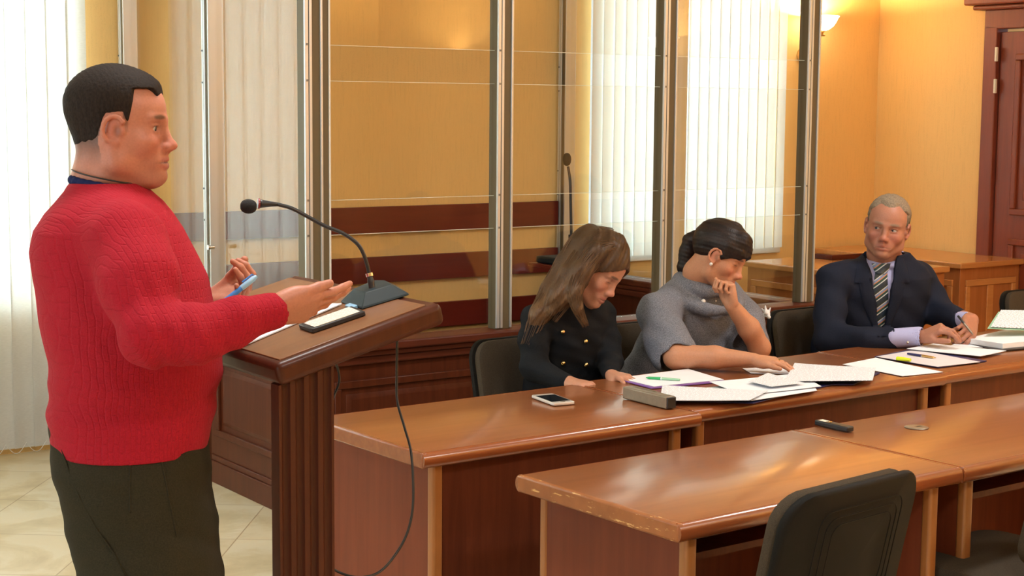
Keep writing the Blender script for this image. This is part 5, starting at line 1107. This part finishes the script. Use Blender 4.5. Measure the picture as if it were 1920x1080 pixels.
Sd.rc(hd.L(-0.03, 0, -0.06), nk+V(0, 0, 0.02), 0.055, 0.064, 0.006, -1)
for q in (-1, 1): Sd.rc(hp+UX*0.08*q+V(0, 0, 0.04), hp+UX*0.09*q+FW*0.40+V(0, 0, 0.03), 0.105, 0.09, 0.04)
# cowl folds
ca = [nk+V(0.02, -0.01, 0.0)+UX*0.098*math.cos(a)+FW*0.095*math.sin(a)+V(0, 0, 0.030-0.022*math.sin(a)) for a in [k*math.pi/10 for k in range(21)]]
Sd.chain(ca, [0.020]*21, 0.018)
cb_ = [nk+V(0.02, -0.01, -0.03)+UX*0.135*math.cos(a)+FW*0.115*math.sin(a)+V(0, 0, 0.010-0.045*max(0, math.sin(a))) for a in [k*math.pi/10 for k in range(11)]]
Sd.chain(cb_, [0.016]*11, 0.025)
fg = lambda P: waves(P, (0.9, 0.2, 0.35), 38, 0.004, 0, 5)+waves(P, (0.5, 0.2, 0.8), 90, 0.0015, 1, 8)
surface('tweed_top', Sd, 0.004, 'grey_tweed', root, disp=fg)
for x, y, r in ((1319, 565, 0.009), (1342, 564, 0.004)): bead('pearl_pin', march(Sd, x, y, root.location, fg, 0, 5.2)+root.location, r, 'pearl', root)
bead('earring', hd.L(0.013, -0.086, -0.040), 0.0065, 'pearl', root)
r_ = t3[2]; bm = B(); c0 = wR+V(0.96, -0.25, -0.06)*0.092+V(0, 0, 0.0); tube(bm, [Vector(c0)-root.location, Vector(c0+V(0.005, -0.001, 0))-root.location], 0.0125, 14); obj('ring', bm, 'gold', root, smooth='auto')
Sh = Shape(); cap(Sh, hd, 0.010)
hd.rc(Sh, (0.010, 0.0, 0.110), (0.075, -0.02, 0.085), 0.022, 0.020, 0.02); hd.rc(Sh, (0.060, 0.02, 0.080), (0.090, 0.01, 0.040), 0.030, 0.018, 0.02); hd.rc(Sh, (0.060, -0.03, 0.085), (0.078, -0.045, 0.044), 0.028, 0.012, 0.02); hd.rc(Sh, (0.088, -0.01, 0.060), (0.097, -0.012, 0.036), 0.016, 0.009, 0.012)
hd.rc(Sh, (0.03, -0.068, 0.05), (0.035, -0.070, 0.005), 0.014, 0.008, 0.015)
hd.el(Sh, (0.128, 0, -0.030), (0.058, 0.10, 0.074), 0.005, -1); hd.el(Sh, (0.080, -0.045, -0.052), (0.066, 0.06, 0.068), 0.006, -1); hd.el(Sh, (0.012, -0.085, -0.016), (0.020, 0.018, 0.030), 0.004, -1); hd.el(Sh, (-0.01, 0, -0.120), (0.13, 0.14, 0.068), 0.010, -1)
fall(Sh, [(1325, 452, 6.2), (1310, 446, 6.22), (1296, 452, 6.23), (1290, 474, 6.24), (1285, 500, 6.24), (1278, 548, 6.27)], [0.035, 0.030, 0.032, 0.034, 0.030, 0.006], 0.014)
def hairdisp3(P): return waves(P, (0.3, 0.2, 0.9), 430, 0.0005, 0, 6)+waves(P, (0.35, 0.2, 0.9), 160, 0.0009, 1, 6)
def hc3(P):
    q = np.sin(P @ V(0.3, 0.2, 0.9)*180+2*np.sin(P @ V(30, 9, 12)))*0.5+0.5; return V(0.014, 0.007, 0.006)*(1-q[:, None])+V(0.026, 0.013, 0.010)*q[:, None]
surface('hair', Sh, 0.003, 'hair', root, hc3, disp=hairdisp3)
# ------------------------------------------------------------ the man in the suit
D4 = 6.72
root = thing('person', 'grey haired man in a navy suit and striped tie turning to look at the speaker', 'person', (A(1640, 600, 6.85)[0], A(1640, 600, 6.85)[1], 0))
hd = Head(A(1664, 424, D4), (-0.30, -0.95, -0.07), (0.13, -0.06, 0.98), 1.08, jaw=1.0, nose=0.80, mouth=-0.007)
Sb = Shape(); hd.build(Sb); nk = A(1668, 500, 6.80)
hd.rc(Sb, (-0.02, 0, -0.04), (-0.03, 0, -0.12), 0.056, 0.060, 0.03); Sb.rc(hd.L(-0.03, 0, -0.10), nk, 0.058, 0.066, 0.03); hp = A(1625, 745, 7.0); Sb.rc(nk+V(0, 0.02, -0.12), hp, 0.07, 0.07, 0.04)
sR, eR, wR = A(1563, 525, 6.72), A(1556, 632, 6.62), A(1726, 632, 6.42); sL, eL, wL = A(1722, 520, 6.92), A(1762, 585, 6.86), A(1822, 600, 6.60)
Sb.chain([nk+V(0, 0, -0.05), sR, eR, wR], [0.06, 0.045, 0.038, 0.028], 0.02); Sb.chain([nk+V(0, 0, -0.05), sL, eL, wL], [0.06, 0.045, 0.038, 0.028], 0.02)
f4 = nrm(A(1792, 622, 6.34)-wR)
hand(Sb, wR, f4+V(0, 0, 0.25), (0.15, 0.25, -0.95), -1, 1.05, curls=((30, 34, 20), (38, 40, 22), (46, 44, 26), (54, 50, 30)), spread=4, thumb=(0.45, 0.35))
hand(Sb, wL, V(-0.35, -0.80, -0.30), (-0.75, 0.10, -0.60), 1, 1.05, curls=((40, 45, 30), (44, 50, 30), (48, 52, 30), (52, 55, 30)), spread=3, thumb=(0.5, 0.35))
legs(Sb, hp+V(0, 0, 0.03), UX, FW, (0.08, 0.055, 0.038))
SK4 = (0.47, 0.205, 0.13)
hd.open_eyes(Sb, 0.0036)
surface('body', Sb, 0.003, 'skin', root, hd.color(SK4, (0.42, 0.14, 0.11), (0.50, 0.14, 0.10), (0.30, 0.22, 0.16), ((0.34, 0.18, 0.13), 0.3), ((0.33, 0.24, 0.17), 0.0, 0.06, 0.5), lash=0.004))
hd.eyes(root, (0.86, -0.5, 0.05))
def mask4(q):
    x, y, z = q[..., 0], np.abs(q[..., 1]), q[..., 2]
    front = np.interp(y, [0.0, 0.018, 0.035, 0.052], [0.078, 0.072, 0.054, 0.052])-1.2*np.clip(0.075-z, 0, 0.1)
    side = np.where(z > 0.058, front, 0.040); m = smooth(side-x, -0.004, 0.010)
    nape = np.interp(x, [-0.08, -0.022, -0.008, 0.026, 0.031, 0.05], [-0.050, -0.040, 0.020, 0.024, 0.004, 0.012]); return m*smooth(z-nape, -0.004, 0.012)
hg = lambda P: np.tile(V(0.33, 0.25, 0.175), (len(P), 1))*(0.62+0.5*smooth(hd.inv(P)[:, 2:3], 0.02, 0.10))
scalp(hd, 'hair', root, mask4, lambda q: 0.004+0.005*smooth(q[..., 2], 0.0, 0.09), hg, groove=lambda P: waves(P, (0.8, 0.3, 0.3), 260, 0.0008, 0, 10), extra=lambda S: hd.rc(S, (-0.02, 0, -0.04), (-0.03, 0, -0.12), 0.056, 0.060, 0.03))
yaw4 = 0.22
Sj = Shape(); rows4 = [(790, 1620, 0.235, 0.18, 7.0), (700, 1618, 0.238, 0.165, 6.95), (650, 1622, 0.238, 0.16, 6.92), (600, 1632, 0.238, 0.155, 6.88), (550, 1642, 0.238, 0.145, 6.84), (520, 1650, 0.228, 0.13, 6.82), (500, 1656, 0.185, 0.110, 6.81), (485, 1661, 0.125, 0.095, 6.80), (474, 1664, 0.092, 0.085, 6.79)]
Sj.stack([rw(*r) for r in rows4], 0.01, yaw4, 2.2)
Sj.chain([A(1595, 512, 6.78), sR, A(1556, 585, 6.66), eR, A(1630, 640, 6.50), A(1682, 634, 6.45)], [0.060, 0.066, 0.062, 0.062, 0.054, 0.044], 0.035)
Sj.chain([A(1695, 508, 6.88), sL, A(1748, 562, 6.90), eL, A(1800, 600, 6.68)], [0.060, 0.064, 0.060, 0.056, 0.044], 0.035)
zt_, zb_ = A(1650, 478, 6.7)[2], A(1650, 650, 6.7)[2]; cxt = A(1652, 540, 6.72)
def vcut(P):
    z = P[..., 2]; f_ = np.clip((z-zb_)/(zt_-zb_), 0, 1.2); w_ = 0.062*f_; xx = P[..., 0]-(cxt[0]+0.008*(1-f_)); return np.maximum(np.maximum(np.abs(xx)-w_, P[..., 1]-(cxt[1]+0.10)), zb_-z)
Sj.add(vcut, (cxt[0], cxt[1], (zt_+zb_)/2), 0.35, 0.006, -1)
Sj.rc(hd.L(-0.03, 0, -0.08), nk, 0.066, 0.074, 0.006, -1)
Sj.rc(A(1684, 633, 6.445), A(1720, 631, 6.42), 0.039, 0.039, 0.003, -1); Sj.rc(A(1797, 600, 6.69), A(1815, 601, 6.63), 0.034, 0.034, 0.004, -1)
for q in (-1, 1): Sj.rc(hp+UX*0.09*q+V(0, 0, 0.04), hp+UX*0.10*q+FW*0.12+V(0, 0, 0.04), 0.105, 0.10, 0.04)
fj = lambda P: waves(P, (0.7, 0.2, 0.7), 55, 0.003, 0, 7)*smooth(-np.abs(P[..., 0]-cxt[0]), -0.2, -0.08)*-1*0+waves(P, (0.5, 0.3, 0.9), 60, 0.0026, 2, 7)
surface('suit_jacket', Sj, 0.004, 'navy_suit', root, disp=fj)
Sx = Shape(); Sx.stack([rw(y, cx, rx*(0.86 if y > 505 else 0.76 if y > 490 else 0.66), ry-0.022, d) for y, cx, rx, ry, d in rows4[1:]]+[rw(468, 1662, 0.056, 0.066, 6.79)], 0.01, yaw4, 2.2)
cr = [nk+V(0, 0, 0.0)+V(0.064*math.cos(a), 0.069*math.sin(a), 0.022+0.022*math.sin(a)) for a in [k*math.pi/12 for k in range(25)]]; Sx.chain([c+V(0.0, -0.008, 0.012) for c in cr], [0.010]*25, 0.010); Sx.chain([c*0.5+(nk+V(0, 0, 0.02))*0.5 if False else c+V(0.0, -0.002, 0.026) for c in cr], [0.005]*25, 0.014)

Sx.rc(hd.L(-0.03, 0, -0.06), nk+V(0, 0, 0.01), 0.058, 0.067, 0.006, -1)
fs_ = lambda P: waves(P, (0.9, 0.1, 0.2), 80, 0.0012, 0, 6)
surface('shirt', Sx, 0.0035, 'shirt_lilac', root, disp=fs_)
strip(Sx, [(497, 1637, 1668), (512, 1641, 1664), (517, 1640, 1664), (545, 1637, 1665), (580, 1636, 1666), (612, 1638, 1664)], 0.010, 'striped_tie', 'necktie', root, disp=fs_, t0=6.0)
strip(Sx, [(494, 1634, 1670), (505, 1638, 1667), (513, 1642, 1662)], 0.018, 'striped_tie', 'tie_knot', root, disp=fs_, t0=6.0)
strip(Sj, [(484, 1610, 1624), (505, 1606, 1633), (530, 1602, 1637), (531, 1611, 1637), (570, 1618, 1640), (630, 1645, 1650)], 0.007, 'navy_suit', 'lapel', root, disp=fj, t0=6.0)
strip(Sj, [(484, 1680, 1694), (505, 1674, 1702), (530, 1670, 1706), (531, 1670, 1698), (570, 1664, 1688), (630, 1653, 1662)], 0.007, 'navy_suit', 'lapel', root, disp=fj, t0=6.0)
for (a, b, c, d_, r0) in ((A(1676, 634, 6.45), A(1722, 631, 6.42), A(1712, 631.5, 6.426), A(1745, 631, 6.40), 0.0395), (A(1788, 598, 6.72), A(1812, 601, 6.63), A(1808, 600, 6.645), A(1830, 602, 6.57), 0.036)):
    Sq = Shape(); Sq.rc(a, b, r0, r0, 0.006); Sq.rc(c, d_, r0-0.005, r0-0.005, 0.003, -1); surface('shirt_cuff', Sq, 0.0028, 'shirt_lilac', root)
bead('cufflink', A(1702, 642, 6.38), 0.006, 'chrome', root)
Sl = Shape(); 
for q in (-1, 1):
    a = hp+UX*0.09*q+V(0, 0, 0.03); k = a+FW*0.42; f_ = V(k[0], k[1], 0.08)-FW*0.02; Sl.chain([a, k, f_], [0.10, 0.075, 0.055], 0.03)
surface('trousers', Sl, 0.006, 'navy_suit', root)
c0 = wR+f4*0.085+V(0, 0, 0.012); bm = B(); tube(bm, [Vector(c0)-root.location, Vector(c0+f4*0.006)-root.location], 0.0125, 14); obj('ring', bm, 'gold', root, smooth='auto')
pa, pb = A(1825, 628, 6.40), A(1796, 592, 6.46); q = Vector(pb-pa)
t = thing('pen', 'thin dark pen held by the man in the suit', 'pen', pa)
bm = B(); tube(bm, [q*f_ for f_ in (0, 0.06, 0.12, 0.6)], [0.0008, 0.003, 0.0042, 0.0045], 10); obj('barrel', bm, 'taupe_metal', t, smooth='auto'); bm = B(); tube(bm, [q*f_ for f_ in (0.6, 0.65, 0.98, 1.0)], [0.0048, 0.005, 0.0045, 0.003], 10); obj('cap', bm, 'black_plastic', t, smooth='auto')
# crumpled tissue on the chair behind the woman in grey
tis = Shape(); tc = A(1437, 590, 6.58); rnd = random.Random(3)
for k in range(7): a = tc+V(rnd.uniform(-1, 1), rnd.uniform(-1, 1), rnd.uniform(-1, 1))*0.012; tis.rc(a, a+V(rnd.uniform(-1, 1), rnd.uniform(-1, 1), rnd.uniform(0, 1.6))*0.02, 0.008, 0.003, 0.006)
tt = thing('tissue', 'crumpled white tissue on the dock ledge beside the woman in grey', 'tissue', tc); surface('tissue_paper', tis, 0.003, 'paper_white', tt)
